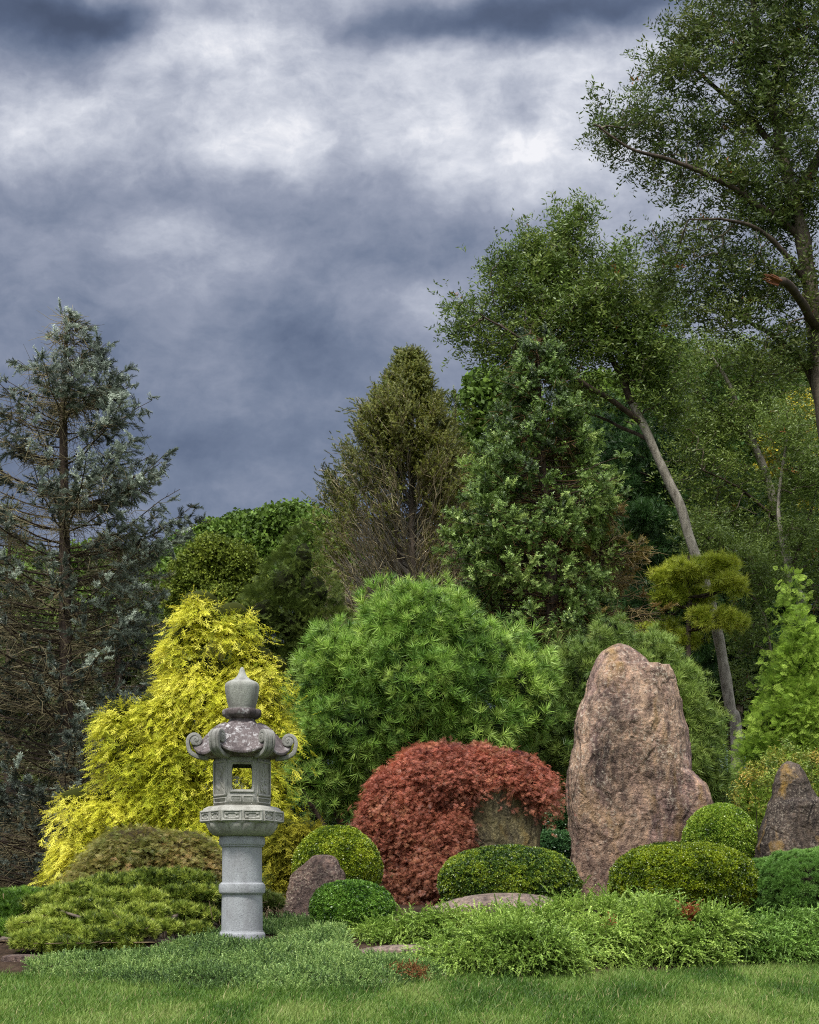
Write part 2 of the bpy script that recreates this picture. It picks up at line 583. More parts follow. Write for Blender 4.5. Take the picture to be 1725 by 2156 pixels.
def t_lace(rng, leaves=4, w=.045):
    """deeply cut, drooping maple leaves on a twig"""
    ps = []
    for q in range(leaves):
        o = np.array([rng.uniform(-.3, .3), rng.uniform(-.15, .15), q / leaves * .8])
        f = norm(np.array([rng.uniform(-.7, .7), rng.uniform(-.5, .2), 1.]))
        sd = norm(np.cross(f, (rng.uniform(-.4, .4), 1, 0)))
        for a in (-75, -48, -24, 0, 24, 48, 75):
            an = math.radians(a)
            d = f * math.cos(an) + sd * math.sin(an)
            d = norm(d + np.array([0, -.25, 0]) * abs(math.sin(an)))
            l = .62 * (1 - .35 * abs(a) / 75) * rng.uniform(.85, 1.1)
            s = norm(np.cross(d, np.cross(f, sd)))
            ps.append((*spike(o, o + d * l, w, s), (.85, 1, 1.12, 1)))
    return build_t(ps)


def t_box(rng, n=9, w=.20):
    ps = []
    for i in range(n):
        th = i * 2.4
        el = rng.uniform(.15, 1.25)
        d = np.array([math.cos(th) * math.cos(el), math.sin(th) * math.cos(el), math.sin(el)])
        o = np.array([0, 0, i / n * .5])
        s = norm(np.cross(d, (0.1, .05, 1)) + rng.normal(size=3) * .25)
        ps.append((*spike(o, o + d * .75, w, s), (.8, 1, 1.15, 1)))
    return build_t(ps)


def t_leafspray(rng, n=6, w=.13, L=.42):
    """alternate pointed leaves drooping from a twig along z"""
    ps = [(*spike((0, 0, 0), (0, 0, 1), .012, (1, 0, 0)), .5)]
    for i in range(n):
        z = (i + .6) / n
        sg = 1 if i % 2 else -1
        d = norm(np.array([sg * rng.uniform(.5, 1.1), rng.uniform(-1.2, .2), rng.uniform(-.1, .8)]))
        o = np.array([0, 0, z])
        s = norm(np.cross(d, rng.normal(size=3)))
        v, t = spike(o, o + d * L * rng.uniform(.75, 1.15), w * .5, s)
        ps.append((v, t, (.9, 1, 1.05, 1)))
    return build_t(ps)


def t_plume(rng, n=18, w=.035, curve=.35, bl=.24):
    """juniper plume: arching axis with short scaly side shoots"""
    ps = []
    K = 4
    f = lambda t: np.array([0, curve * t * t, t])
    for k in range(K):
        a, b = f(k / K), f((k + 1) / K)
        s = np.array([1., 0, 0])
        ps.append(([a - s * w, a + s * w, b + s * w * .5, b - s * w * .5], [[0, 1, 2], [0, 2, 3]], .85))
    for i in range(n):
        t = (i + 1) / (n + 1)
        o = f(t)
        th = i * 2.4 + rng.uniform(-.4, .4)
        sd = np.array([math.cos(th), math.sin(th) * .7, 0])
        d = norm(sd * .75 + np.array([0, .3, 1.1]))
        l = bl * (1.15 - .7 * t) * rng.uniform(.8, 1.2)
        s = norm(np.cross(d, rng.normal(size=3)))
        ps.append((*spike(o, o + d * l, w * 1.1, s), (.8, 1, 1.25, 1)))
    return build_t(ps)


def t_fan(rng, n=13, w=.03):
    """flat lacy scale-leaf fan (arborvitae)"""
    ps = []
    ps.append((*spike((0, 0, 0), (0, 0, 1), w, (1, 0, 0)), .9))
    for i in range(n):
        t = (i + .7) / n
        sg = 1 if i % 2 else -1
        a = math.radians(rng.uniform(35, 52)) * sg
        d = np.array([math.sin(a), rng.uniform(-.15, .1), math.cos(a)])
        o = np.array([0, 0, t * .85])
        l = .55 * (1 - t) ** .6 + .1
        s = norm(np.cross(d, (0, 1, 0)))
        ps.append((*spike(o, o + d * l, w, s), (.85, 1, 1.15, 1)))
        for q in (.35, .65):
            oo = o + d * l * q
            for g in (-1, 1):
                a2 = a + g * math.radians(38)
                d2 = np.array([math.sin(a2), rng.uniform(-.2, .1), math.cos(a2)])
                ps.append((*spike(oo, oo + d2 * l * .38, w * .8, norm(np.cross(d2, (0, 1, 0)))), (.9, 1, 1.2, 1)))
    return build_t(ps)


TR = np.random.default_rng(5)
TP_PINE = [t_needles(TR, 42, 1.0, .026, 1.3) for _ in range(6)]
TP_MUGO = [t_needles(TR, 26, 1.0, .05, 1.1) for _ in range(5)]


def t_cluster(rng, n, brush, fan=.9):
    """several shoots fanning from one branch end"""
    V, T, sh, k = [], [], [], 0
    for i in range(n):
        tv, tf, ts = brush[rng.integers(len(brush))]
        d = norm(np.array([rng.normal() * fan * .6, rng.normal() * fan * .6, 1.0])) if i else np.array([0, 0, 1.])
        x = norm(np.cross((.3, 1, .1), d))
        y = np.cross(d, x)
        s = rng.uniform(.45, .7) if i else .75
        o = np.array([0, 0, rng.uniform(-.15, .35)])
        V.append(o + s * (tv[:, :1] * x + tv[:, 1:2] * y + tv[:, 2:] * d))
        T.append(tf + k)
        sh.append(ts * rng.uniform(.85, 1.15))
        k += len(tv)
    return np.vstack(V), np.vstack(T), np.concatenate(sh)


_b = [t_brush(TR, 20, .055, .30, 58) for _ in range(4)]
TP_BLUE = [t_cluster(TR, 6, _b, .8) for _ in range(5)]
_b = [t_brush(TR, 22, .06, .24, 60) for _ in range(4)]
TP_FIRC = [t_cluster(TR, 8, _b, 1.3) for _ in range(6)]
TP_SPRUCE = [t_brush(TR, 30, .05, .26, 55) for _ in range(4)]
TP_FIR = [t_brush(TR, 24, .07, .34, 60) for _ in range(4)]
TP_THREAD = [t_thread(TR, 10, .024, 2, .7) for _ in range(6)]
TP_LACE = [t_lace(TR, 3, .020) for _ in range(6)]
TP_BOX = [t_box(TR) for _ in range(4)]
TP_SPRAY = [t_leafspray(TR) for _ in range(6)]
TP_BROAD = [t_leafspray(TR, 7, .30, .5) for _ in range(6)]
TP_PLUME = [t_plume(TR) for _ in range(5)]
TP_FAN = [t_fan(TR, 10, .018) for _ in range(4)]

# ------------------------------------------------------------------ plants made of lumps


def mk_blobs(D, lst):
    """(x, y, rx, ry[, dD[, depth radius factor]]) in photograph units -> centres and radii in metres"""
    c, r = [], []
    for b in lst:
        x, y, rx, ry = b[:4]
        d = D + (b[4] if len(b) > 4 else 0)
        k = b[5] if len(b) > 5 else 1.0
        c.append(PT(x, y, d))
        r.append([rx / F * d, min(rx, ry * 1.6) / F * d * k, ry / F * d])
    return np.array(c), np.array(r)


def shell(bl, n, rng, inner=.82, back=.35, zmin=None, bury=.0):
    c, r = bl
    area = r[:, 0] * r[:, 2] + r[:, 0] * r[:, 1] + r[:, 1] * r[:, 2]
    P = np.zeros((0, 3))
    N = np.zeros((0, 3))
    while len(P) < n:
        m = int(n * 1.6) + 50
        i = rng.choice(len(c), m, p=area / area.sum())
        d = norm(rng.normal(size=(m, 3)))
        p = c[i] + r[i] * d * (1 - bury * rng.uniform(0, 1, (m, 1)) ** 2)
        nn = norm(d / r[i])
        ok = np.ones(m, bool)
        for k in range(len(c)):
            q = np.linalg.norm((p - c[k]) / r[k], axis=1)
            ok &= (q > inner) | (i == k)
        ok &= (nn[:, 1] < .15) | (rng.uniform(size=m) < back)
        if zmin is not None:
            ok &= p[:, 2] > zmin
        P = np.vstack([P, p[ok]])
        N = np.vstack([N, nn[ok]])
    return P[:n], N[:n]


def lumpy(acc, bl, tmpl, rng, n_lump, per, lr, size, cols, f=1.0, up=.4, out=1.0, bend=0.0, inner=.82, back=.35, zmin=None,
          seed=0, rnd=.22, flat=1.0, updir=None, bury=.1, jit=.6, amp=.9):
    """sprays on lumps on the shell of the blobs"""
    P, N = shell(bl, n_lump, rng, inner, back, zmin, bury)
    L = lr * rng.uniform(.6, 1.25, n_lump)
    P = P - N * L[:, None] * .55
    i = np.repeat(np.arange(n_lump), per)
    d = norm(N[i] * 1.0 + rng.normal(size=(len(i), 3)) * .75 + np.array([0, 0, up]))
    pos = P[i] + d * L[i, None] * np.array([1, 1, flat]) * rng.uniform(.8, 1.05, (len(i), 1))
    if zmin is not None:
        k = pos[:, 2] > zmin - .05
        pos, d, i = pos[k], d[k], i[k]
    Z = d * out + N[i] * .4 + np.array([0, 0, bend]) + rng.normal(size=d.shape) * jit * .4
    lump_c = pal(P, cols, rng, f, seed, rnd, amp)
    C = lump_c[i] * .6 + pal(pos, cols, rng, f * 2.5, seed + 9, rnd, amp) * .4
    s = size * rng.uniform(.7, 1.2, len(i))
    scatter(acc, tmpl, pos, Z, s, C, rng, updir)
    return pos


def mops(acc, bl, tmpl, rng, n, per, L, size, cols, drop=.8, fan=.55, up=.3, f=1.0, seed=0, rnd=.22, amp=.9, inner=.85, back=.3, zmin=None, bury=.25, updir=None, flatten=.6, jit=.25, low=None):
    """boughs: each a fan of sprays that starts inside the crown and arches out and over"""
    P, N = shell(bl, n, rng, inner, back, zmin, bury)
    b = norm(N * np.array([1, 1, flatten]) + np.array([0, 0, up]) + rng.normal(size=N.shape) * .25)
    Lk = L * rng.uniform(.6, 1.35, n)
    O = P - b * Lk[:, None] * .75
    i = np.repeat(np.arange(n), per)
    s = np.sqrt(rng.uniform(.08, 1, len(i)))[:, None]
    dv = norm(b[i] + rng.normal(size=(len(i), 3)) * fan)
    pos = O[i] + dv * s * Lk[i, None]
    pos[:, 2] -= drop * Lk[i] * s[:, 0] ** 2 * .5
    Z = dv + rng.normal(size=dv.shape) * jit
    Z[:, 2] -= drop * s[:, 0] * 1.3
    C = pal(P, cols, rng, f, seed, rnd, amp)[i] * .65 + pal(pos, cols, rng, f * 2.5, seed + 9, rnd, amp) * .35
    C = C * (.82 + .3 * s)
    if low is not None:
        w = np.clip((low[2] - pos[:, 2:3]) / (low[2] - low[1]), 0, 1) * .75
        C = C * (1 - w) + low[0] * w * (.8 + .4 * rng.uniform(size=(len(C), 1)))
    if zmin is not None:
        k = pos[:, 2] > zmin - .05
        pos, Z, C = pos[k], Z[k], C[k]
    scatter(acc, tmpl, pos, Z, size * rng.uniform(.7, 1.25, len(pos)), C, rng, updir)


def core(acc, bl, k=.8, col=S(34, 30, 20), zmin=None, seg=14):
    """dark solid ellipsoids added inside a crown so its gaps look shaded"""
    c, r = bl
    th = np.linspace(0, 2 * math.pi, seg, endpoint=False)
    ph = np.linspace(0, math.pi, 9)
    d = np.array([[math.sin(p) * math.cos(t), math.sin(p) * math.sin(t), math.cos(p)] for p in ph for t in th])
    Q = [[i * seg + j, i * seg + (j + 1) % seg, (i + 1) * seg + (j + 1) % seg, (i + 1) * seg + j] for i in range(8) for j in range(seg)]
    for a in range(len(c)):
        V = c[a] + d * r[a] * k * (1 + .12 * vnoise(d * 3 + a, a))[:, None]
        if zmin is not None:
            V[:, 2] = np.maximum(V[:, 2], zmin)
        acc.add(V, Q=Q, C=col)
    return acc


def stems(root, bl, base, mat, r=.05, n=None, rng=None, name='stems', spread=.3):
    """stems from the base up into the lumps"""
    rng = rng or np.random.default_rng(1)
    a = Acc()
    c, _ = bl
    idx = range(len(c)) if n is None else rng.choice(len(c), min(n, len(c)), replace=False)
    for k in idx:
        b = np.array(base) + np.array([rng.uniform(-spread, spread), rng.uniform(-.2, .2), 0])
        m = (b + c[k]) / 2 + rng.normal(size=3) * .15 + np.array([0, 0, -.1])
        limb(a, [b, m, c[k]], r * rng.uniform(.7, 1.1), r * .35, 7, 5)
    return put(name, a, mat, root, True)


# ------------------------------------------------------------------ terrain
EX = np.array([-300, 60, 200, 300, 500, 800, 900, 1200, 1500, 1725, 2100.])
ED = np.array([12.9, 12.8, 12.5, 12.05, 11.8, 11.9, 12.5, 12.7, 13.3, 13.8, 14.4])
EXW = (EX - HX) / F * ED


def edge(x):
    return np.interp(x, EXW, ED)


def ground(x, y):
    x = np.asarray(x, float)
    y = np.asarray(y, float)
    s = edge(x)
    lawn = -.038 + .06 * np.minimum(y, s)
    lawn = np.where(y < -5, -.338, lawn)
    rise = np.interp(y - s, [0, 2.4, 8, 18, 60, 120, 400], [0, .36, .72, .75, .9, 4, 12])
    return lawn + rise


def grid(xs, ys, zf, off=0.0):
    X, Y = np.meshgrid(xs, ys)
    V = np.stack([X, Y, zf(X, Y) + off], -1).reshape(-1, 3)
    nx, ny = len(xs), len(ys)
    i = (np.arange(ny - 1)[:, None] * nx + np.arange(nx - 1)[None]).ravel()
    return V, np.stack([i, i + 1, i + nx + 1, i + nx], 1)


def ground_mat(name, cols, sc, bump=.5, cols2=None):
    m, T = new_mat(name)
    co = T.n('ShaderNodeTexCoord').outputs['Object']
    n = T.m('ADD', T.m('MULTIPLY', T.noise(co, sc, 6, .65), .6), T.m('MULTIPLY', T.noise(co, sc * 14, 4, .7), .4))
    c = T.ramp(n, [(.36 + .3 * i / (len(cols) - 1), tuple(k)) for i, k in enumerate(cols)])
    h = T.noise(co, sc * 20, 5, .7)
    b = T.n('ShaderNodeBump', inp={'Height': h, 'Strength': bump, 'Distance': .03})
    p = T.n('ShaderNodeBsdfPrincipled', inp={'Base Color': c, 'Roughness': .95, 'Specular IOR Level': .1, 'Normal': b.outputs[0]})
    T.n('ShaderNodeOutputMaterial', inp={0: p.outputs[0]})
    return m


def build_ground():
    xs = np.unique(np.concatenate([np.linspace(-400, -12, 18), np.linspace(-12, 12, 97), np.linspace(12, 400, 18)]))
    ys = np.unique(np.concatenate([np.linspace(-200, 6, 20), np.linspace(6, 24, 91), np.linspace(24, 60, 20), np.linspace(60, 900, 20)]))
    V, Q = grid(xs, ys, ground)
    tag(put('lawn', Acc().add(V, Q=Q), ground_mat('lawn_soil', [S(46, 62, 24), S(66, 86, 34), S(84, 98, 44)], 1.5), None, True), kind='structure')
    a = Acc()
    xs = np.linspace(-14, 14, 141)
    k = np.concatenate([np.linspace(0, 3, 25), np.linspace(3.2, 50, 60)])
    X, K = np.meshgrid(xs, k)
    Y = edge(X) + K + .05 * np.interp(K, [0, .5], [1, 0]) * vnoise(np.stack([X.ravel() * 4, K.ravel(), K.ravel()], 1), 4).reshape(X.shape)
    n = fbm(np.stack([X.ravel() * 3, Y.ravel() * 3, 0 * X.ravel()], 1), 4, 3).reshape(X.shape)
    Z = ground(X, Y) + .012 + .02 * (n + 1) * np.interp(K, [0, .3], [.2, 1])
    V = np.stack([X, Y, Z], -1).reshape(-1, 3)
    nx = len(xs)
    i = (np.arange(len(k) - 1)[:, None] * nx + np.arange(nx - 1)[None]).ravel()
    a.add(V, Q=np.stack([i, i + 1, i + nx + 1, i + nx], 1))
    tag(put('planting_bed_soil', a, ground_mat('mulch', [S(34, 27, 20), S(66, 52, 40), S(98, 82, 66)], 5, .8), None, True), kind='structure')


def build_grass():
    rng = np.random.default_rng(11)
    n = 330000
    y = 9.3 + 5.2 * rng.uniform(size=n) ** 1.0
    x = (rng.uniform(-120, 1850, n) - HX) / F * (y + .5)
    x += rng.normal(size=n) * .3
    ok = y < edge(x) + .05 + .10 * vnoise(np.stack([x * 3, y * 0, y * 0], 1), 2)
    x, y = x[ok], y[ok]
    P = np.stack([x, y, ground(x, y)], 1)
    n = len(P)
    tall = 1 + .35 * fbm(P * 2.0, 3, 8)
    h = (.034 + .022 * rng.uniform(size=n)) * tall * np.where(rng.uniform(size=n) < .06, rng.uniform(1.3, 2.2, n), 1)
    near = np.clip((y - (edge(x) - .25)) / .25, 0, 1)
    h *= 1 + .6 * near
    a = rng.uniform(0, 2 * math.pi, n)
    lean = rng.uniform(.1, .9, n)
    L = np.stack([np.cos(a) * lean + .15, np.sin(a) * lean, np.ones(n)], 1)
    wd = norm(np.stack([np.abs(rng.normal(size=n)) + .4, rng.normal(size=n) * .5, 0 * a], 1)) * (.0024 + .0012 * rng.uniform(size=n))[:, None]
    mid = P + L * (h * .55)[:, None] * np.array([.55, .55, 1])
    tip = P + L * h[:, None]
    V = np.stack([P - wd, P + wd, mid + wd * .8, mid - wd * .8, tip], 1)
    o = np.arange(n)[:, None] * 5
    T = np.concatenate([o + [0, 1, 2], o + [0, 2, 3], o + [3, 2, 4]])
    P2 = P * np.array([1, .35, 1])
    C = pal(P2 * 1.0, [S(52, 84, 24), S(76, 112, 36), S(100, 132, 54), S(128, 148, 80)], rng, 2.2, 3, .25, 1.1)
    C = C * 1.0
    dead = rng.uniform(size=n) < .04
    C[dead] = S(168, 158, 110)
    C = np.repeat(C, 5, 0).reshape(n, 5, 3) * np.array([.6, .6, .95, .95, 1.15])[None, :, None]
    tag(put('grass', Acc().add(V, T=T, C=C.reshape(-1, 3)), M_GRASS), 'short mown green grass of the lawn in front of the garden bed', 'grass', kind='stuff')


build_ground()
build_grass()

# ------------------------------------------------------------------ boulders


def boulder(name, label, outline, D, depth, mat, seed=0, facets=14, rough=1.0, cat='boulder', nz=190, nth=260, dy=0.0, sq=2.6, jag=3.0):
    """outline rows: (y, left x, right x) in photograph units, top to bottom"""
    o = np.array(outline, float)
    xm = ((o[-1, 1] + o[-1, 2]) / 2 - HX) / F * D
    yb = HY - (float(ground(xm, D)) - .12 - CZ) / D * F
    if yb > o[-1, 0]:
        o = np.vstack([o, [yb, o[-1, 1] + 2, o[-1, 2] - 2]])
    t = np.linspace(0, 1, nz)
    yy = o[0, 0] + (o[-1, 0] - o[0, 0]) * t
    xl = np.interp(yy, o[:, 0], o[:, 1])
    xr = np.interp(yy, o[:, 0], o[:, 2])
    jt = np.stack([t * 14, 0 * t, 0 * t], 1)
    ed_ = np.clip(t * 8, 0, 1)
    xl = xl + jag * ed_ * fbm(jt, 4, seed + 50) * 1.6
    xr = xr + jag * ed_ * fbm(jt + 40, 4, seed + 51) * 1.6
    cx = (xl + xr) / 2
    hw = (xr - xl) / 2
    X0 = (cx - HX) / F * D
    R = hw / F * D
    Z = CZ + (HY - yy) / F * D
    W = R.max()
    th = np.linspace(0, 2 * math.pi, nth, endpoint=False)
    c, s = np.cos(th), np.sin(th)
    c2 = np.sign(c) * np.abs(c) ** (2 / sq)
    s2 = np.sign(s) * np.abs(s) ** (2 / sq)
    dep = depth * (R / W) ** .8
    V = np.stack([X0[:, None] + R[:, None] * c2, D + dy + dep[:, None] * s2, np.repeat(Z[:, None], nth, 1)], -1)
    V = V.reshape(-1, 3)
    ctr = np.repeat(np.stack([X0, np.full(nz, D + dy), Z], 1), nth, 0)
    rad = V - ctr
    rad[:, 2] = 0
    nd = norm(rad)
    H = Z[0] - Z[-1]
    mid = np.array([X0.mean(), D + dy, Z.mean()])
    rng = np.random.default_rng(seed)
    # planes that shave the front and back into facets
    for k in range(facets * 2):
        a = rng.uniform(-1.05, 1.05) + (0 if k % 3 else math.pi)
        n = norm(np.array([math.sin(a), -math.cos(a), rng.uniform(-.22, .22)]))
        p = mid + np.array([0, 0, rng.uniform(-.5, .45) * H])
        # distance so that a little is cut away
        q = (V - p) @ n
        lim = depth * rng.uniform(.66, .95) * (abs(n[1])) + W * abs(n[0]) * rng.uniform(.7, .95)
        over = np.maximum(q - lim, 0)
        V = V - n * (over * .95)[:, None]
    sc = 1.0 / W
    P = (V - mid)
    Ps = P * np.array([1, 1, .30])
    big = fbm(Ps * 1.6 * sc, 4, seed + 1)
    ridg = 1 - np.abs(fbm(Ps * 2.6 * sc + 5, 5, seed + 2)) * 2.2
    fine = fbm(P * 9 * sc, 4, seed + 3)
    fine2 = fbm(P * np.array([1, 1, .6]) * 24 * sc, 3, seed + 4)
    crack = np.abs(fbm(P * np.array([1.2, 1.2, .5]) * 2.2 * sc + 9, 4, seed + 5))
    crack = -np.exp(-(crack / .02) ** 2)
    endf = np.repeat(np.clip(np.minimum(t, 1) * 9, 0, 1), nth)
    side = np.abs(nd[:, 0])
    amp = W * rough * (1 - .45 * side ** 2)
    step = fbm(Ps * 3.4 * sc + 3, 3, seed + 6) * 3
    step = (step - np.floor(step))                     # broken ledges
    d = amp * (.10 * big + .05 * (ridg - .4) + .018 * fine + .014 * fine2 + .02 * crack + .012 * (np.clip(step * 4, 0, 1) - step)) * endf
    V = V + nd * d[:, None]
    V[:, 2] += W * .03 * fine * endf
    i = (np.arange(nz - 1)[:, None] * nth + np.arange(nth)[None])
    j = (np.arange(nz - 1)[:, None] * nth + (np.arange(nth)[None] + 1) % nth)
    Q = np.stack([i, i + nth, j + nth, j], -1).reshape(-1, 4)
    a = Acc().add(V, Q=Q)
    top = V[:nth].mean(0)
    a.add(np.vstack([V[:nth], top]), T=[[k, (k + 1) % nth, nth] for k in range(nth)])
    loc = (float(X0[-1]), D + dy, float(Z[-1]))
    root = bpy.data.objects.new('tmp', None)
    root.location = loc
    ob = put(name, a, mat, root, True)
    ob.parent = None
    ob.location = loc
    bpy.data.objects.remove(root)
    return tag(ob, label, cat)


R_TALL = rock_mat('tall_boulder_stone', [S(112, 90, 80), S(146, 120, 104), S(168, 140, 116), S(152, 124, 114), S(180, 150, 116)], S(204, 190, 168), .8, .28, .85, .4, bump=1.0)
R_SMALL = rock_mat('brown_speckled_stone', [S(58, 48, 44), S(98, 80, 72), S(122, 100, 84)], S(180, 168, 146), 1.5, .7, .5, 0, bump=.8)
R_MOSS = rock_mat('mossy_boulder_stone', [S(62, 56, 38), S(98, 90, 60), S(126, 114, 78)], S(164, 152, 116), 1.1, .5, .5, .25, bump=.8)
R_DARK = rock_mat('dark_streaked_stone', [S(44, 38, 34), S(86, 74, 64), S(136, 118, 100)], S(176, 164, 144), 1.2, .2, .95, .75, bump=1.0)
R_FLAT = rock_mat('flat_stone', [S(86, 74, 66), S(122, 106, 94), S(142, 124, 110)], S(166, 156, 142), 1.6, 1, .3, 0)

boulder('boulder', 'very tall upright reddish brown boulder with two rounded shoulders, the largest stone', [
    (1356, 1298, 1308), (1362, 1284, 1324), (1374, 1266, 1342), (1390, 1257, 1360), (1402, 1254, 1370), (1408, 1252, 1408), (1425, 1249, 1418), (1455, 1241, 1424),
    (1472, 1231, 1430), (1500, 1221, 1436), (1540, 1215, 1446), (1575, 1212, 1449), (1600, 1206, 1449), (1625, 1197, 1452), (1640, 1195, 1468), (1660, 1195, 1484), (1700, 1197, 1494),
    (1740, 1199, 1492), (1790, 1197, 1486), (1830, 1194, 1480), (1870, 1203, 1476), (1900, 1210, 1474), (1915, 1212, 1474)], 20, .85, R_TALL, 3, rough=.85, nz=330, nth=330)
boulder('boulder', 'squat olive brown boulder with a flat top half hidden by the red maple', [
    (1640, 1020, 1090), (1645, 1000, 1106), (1655, 990, 1122), (1672, 985, 1134), (1690, 980, 1138), (1740, 975, 1138), (1790, 965, 1134), (1840, 955, 1132), (1900, 955, 1130)], 18.9, .5, R_MOSS, 7, rough=.6)
boulder('boulder', 'dark pointed boulder with ochre streaks behind the fine needled green mound', [
    (1603, 1656, 1664), (1610, 1646, 1682), (1625, 1636, 1692), (1650, 1630, 1704), (1680, 1626, 1722), (1690, 1622, 1760), (1730, 1610, 1790), (1780, 1592, 1800), (1820, 1580, 1800),
    (1840, 1582, 1800), (1900, 1600, 1790)], 18.2, .5, R_DARK, 12, rough=.8, jag=2, facets=18, sq=2.2)
boulder('boulder', 'small rounded brown speckled boulder between the lantern and the round clipped shrubs', [
    (1800, 666, 694), (1803, 658, 704), (1812, 648, 712), (1830, 626, 720), (1850, 612, 728), (1880, 603, 736), (1920, 599, 742), (1950, 597, 745), (1980, 600, 742)], 16.4, .35, R_SMALL, 21, rough=.55)
boulder('flat_rock', 'low flat tan rock in front of the clipped mound and above the feathery juniper', [
    (1880, 1040, 1085), (1883, 1010, 1120), (1888, 980, 1150), (1896, 950, 1165), (1910, 910, 1175), (1930, 890, 1180), (1960, 890, 1180)], 16.2, .5, R_FLAT, 31, rough=.12, cat='rock', nz=80)
boulder('flat_rock', 'thin flat rock slab at the edge of the low blue green carpet', [
    (1990, 820, 905), (1992, 800, 912), (1996, 770, 915), (2003, 748, 915), (2012, 742, 912), (2030, 742, 910)], 13.5, .25, R_FLAT, 33, rough=.1, cat='rock', nz=60)
boulder('boulder', 'low brown earthy rock under the branches of the spreading mugo pine', [
    (2010, 20, 70), (2013, 8, 84), (2022, 4, 94), (2040, 2, 110), (2056, 0, 128), (2075, -4, 132)], 13.5, .25, R_SMALL, 37, rough=.35, nz=80)
boulder('boulder', 'shaded brown rock behind the bare stems of the mugo pine', [
    (2015, 190, 235), (2018, 175, 252), (2026, 165, 262), (2040, 160, 268), (2060, 158, 270)], 14.0, .2, R_SMALL, 41, rough=.35, nz=60)

# ------------------------------------------------------------------ stone lantern
LX, LY, LZ = PT(510, 1981, 14.2)
G_SHAFT = granite_mat('blue_grey_granite', S(152, 154, 155), S(80, 80, 84), S(188, 190, 190), .35, S(112, 108, 108))
G_BOX = granite_mat('warm_grey_granite', S(156, 154, 144), S(84, 82, 76), S(188, 186, 176), .45, S(92, 88, 76))
G_ROOF = granite_mat('weathered_roof_granite', S(98, 88, 86), S(46, 40, 40), S(146, 140, 134), .85, S(46, 38, 38), .6)
G_SCR = granite_mat('scroll_granite', S(136, 134, 126), S(66, 64, 62), S(176, 174, 166), .6, S(58, 52, 50), .1)
G_TOP = granite_mat('finial_granite', S(148, 148, 138), S(74, 72, 68), S(184, 182, 174), .55, S(70, 64, 60), .1)


def lathe(acc, prof, seg=96, fn=None, cx=0, cy=0):
    """prof rows (r, z); fn(theta, r, z) -> r"""
    prof = np.array(prof, float)
    th = np.linspace(0, 2 * math.pi, seg, endpoint=False)
    Rr = np.repeat(prof[:, :1], seg, 1)
    Zz = np.repeat(prof[:, 1:2], seg, 1)
    TH = np.repeat(th[None], len(prof), 0)
    if fn:
        Rr, Zz = fn(TH, Rr, Zz)
    V = np.stack([cx + Rr * np.cos(TH), cy + Rr * np.sin(TH), Zz], -1).reshape(-1, 3)
    k = len(prof)
    i = np.arange(k - 1)[:, None] * seg + np.arange(seg)[None]
    j = np.arange(k - 1)[:, None] * seg + (np.arange(seg)[None] + 1) % seg
    acc.add(V, Q=np.stack([i, j, j + seg, i + seg], -1).reshape(-1, 4))
    return acc


def dense(prof, n=5):
    prof = np.array(prof, float)
    return smooth_path(prof, n)


def hexf(TH):
    """distance to the side of a unit hexagon whose corners lie at multiples of 60 degrees"""
    ph = (TH % (math.pi / 3)) - math.pi / 6
    return math.cos(math.pi / 6) / np.cos(ph)


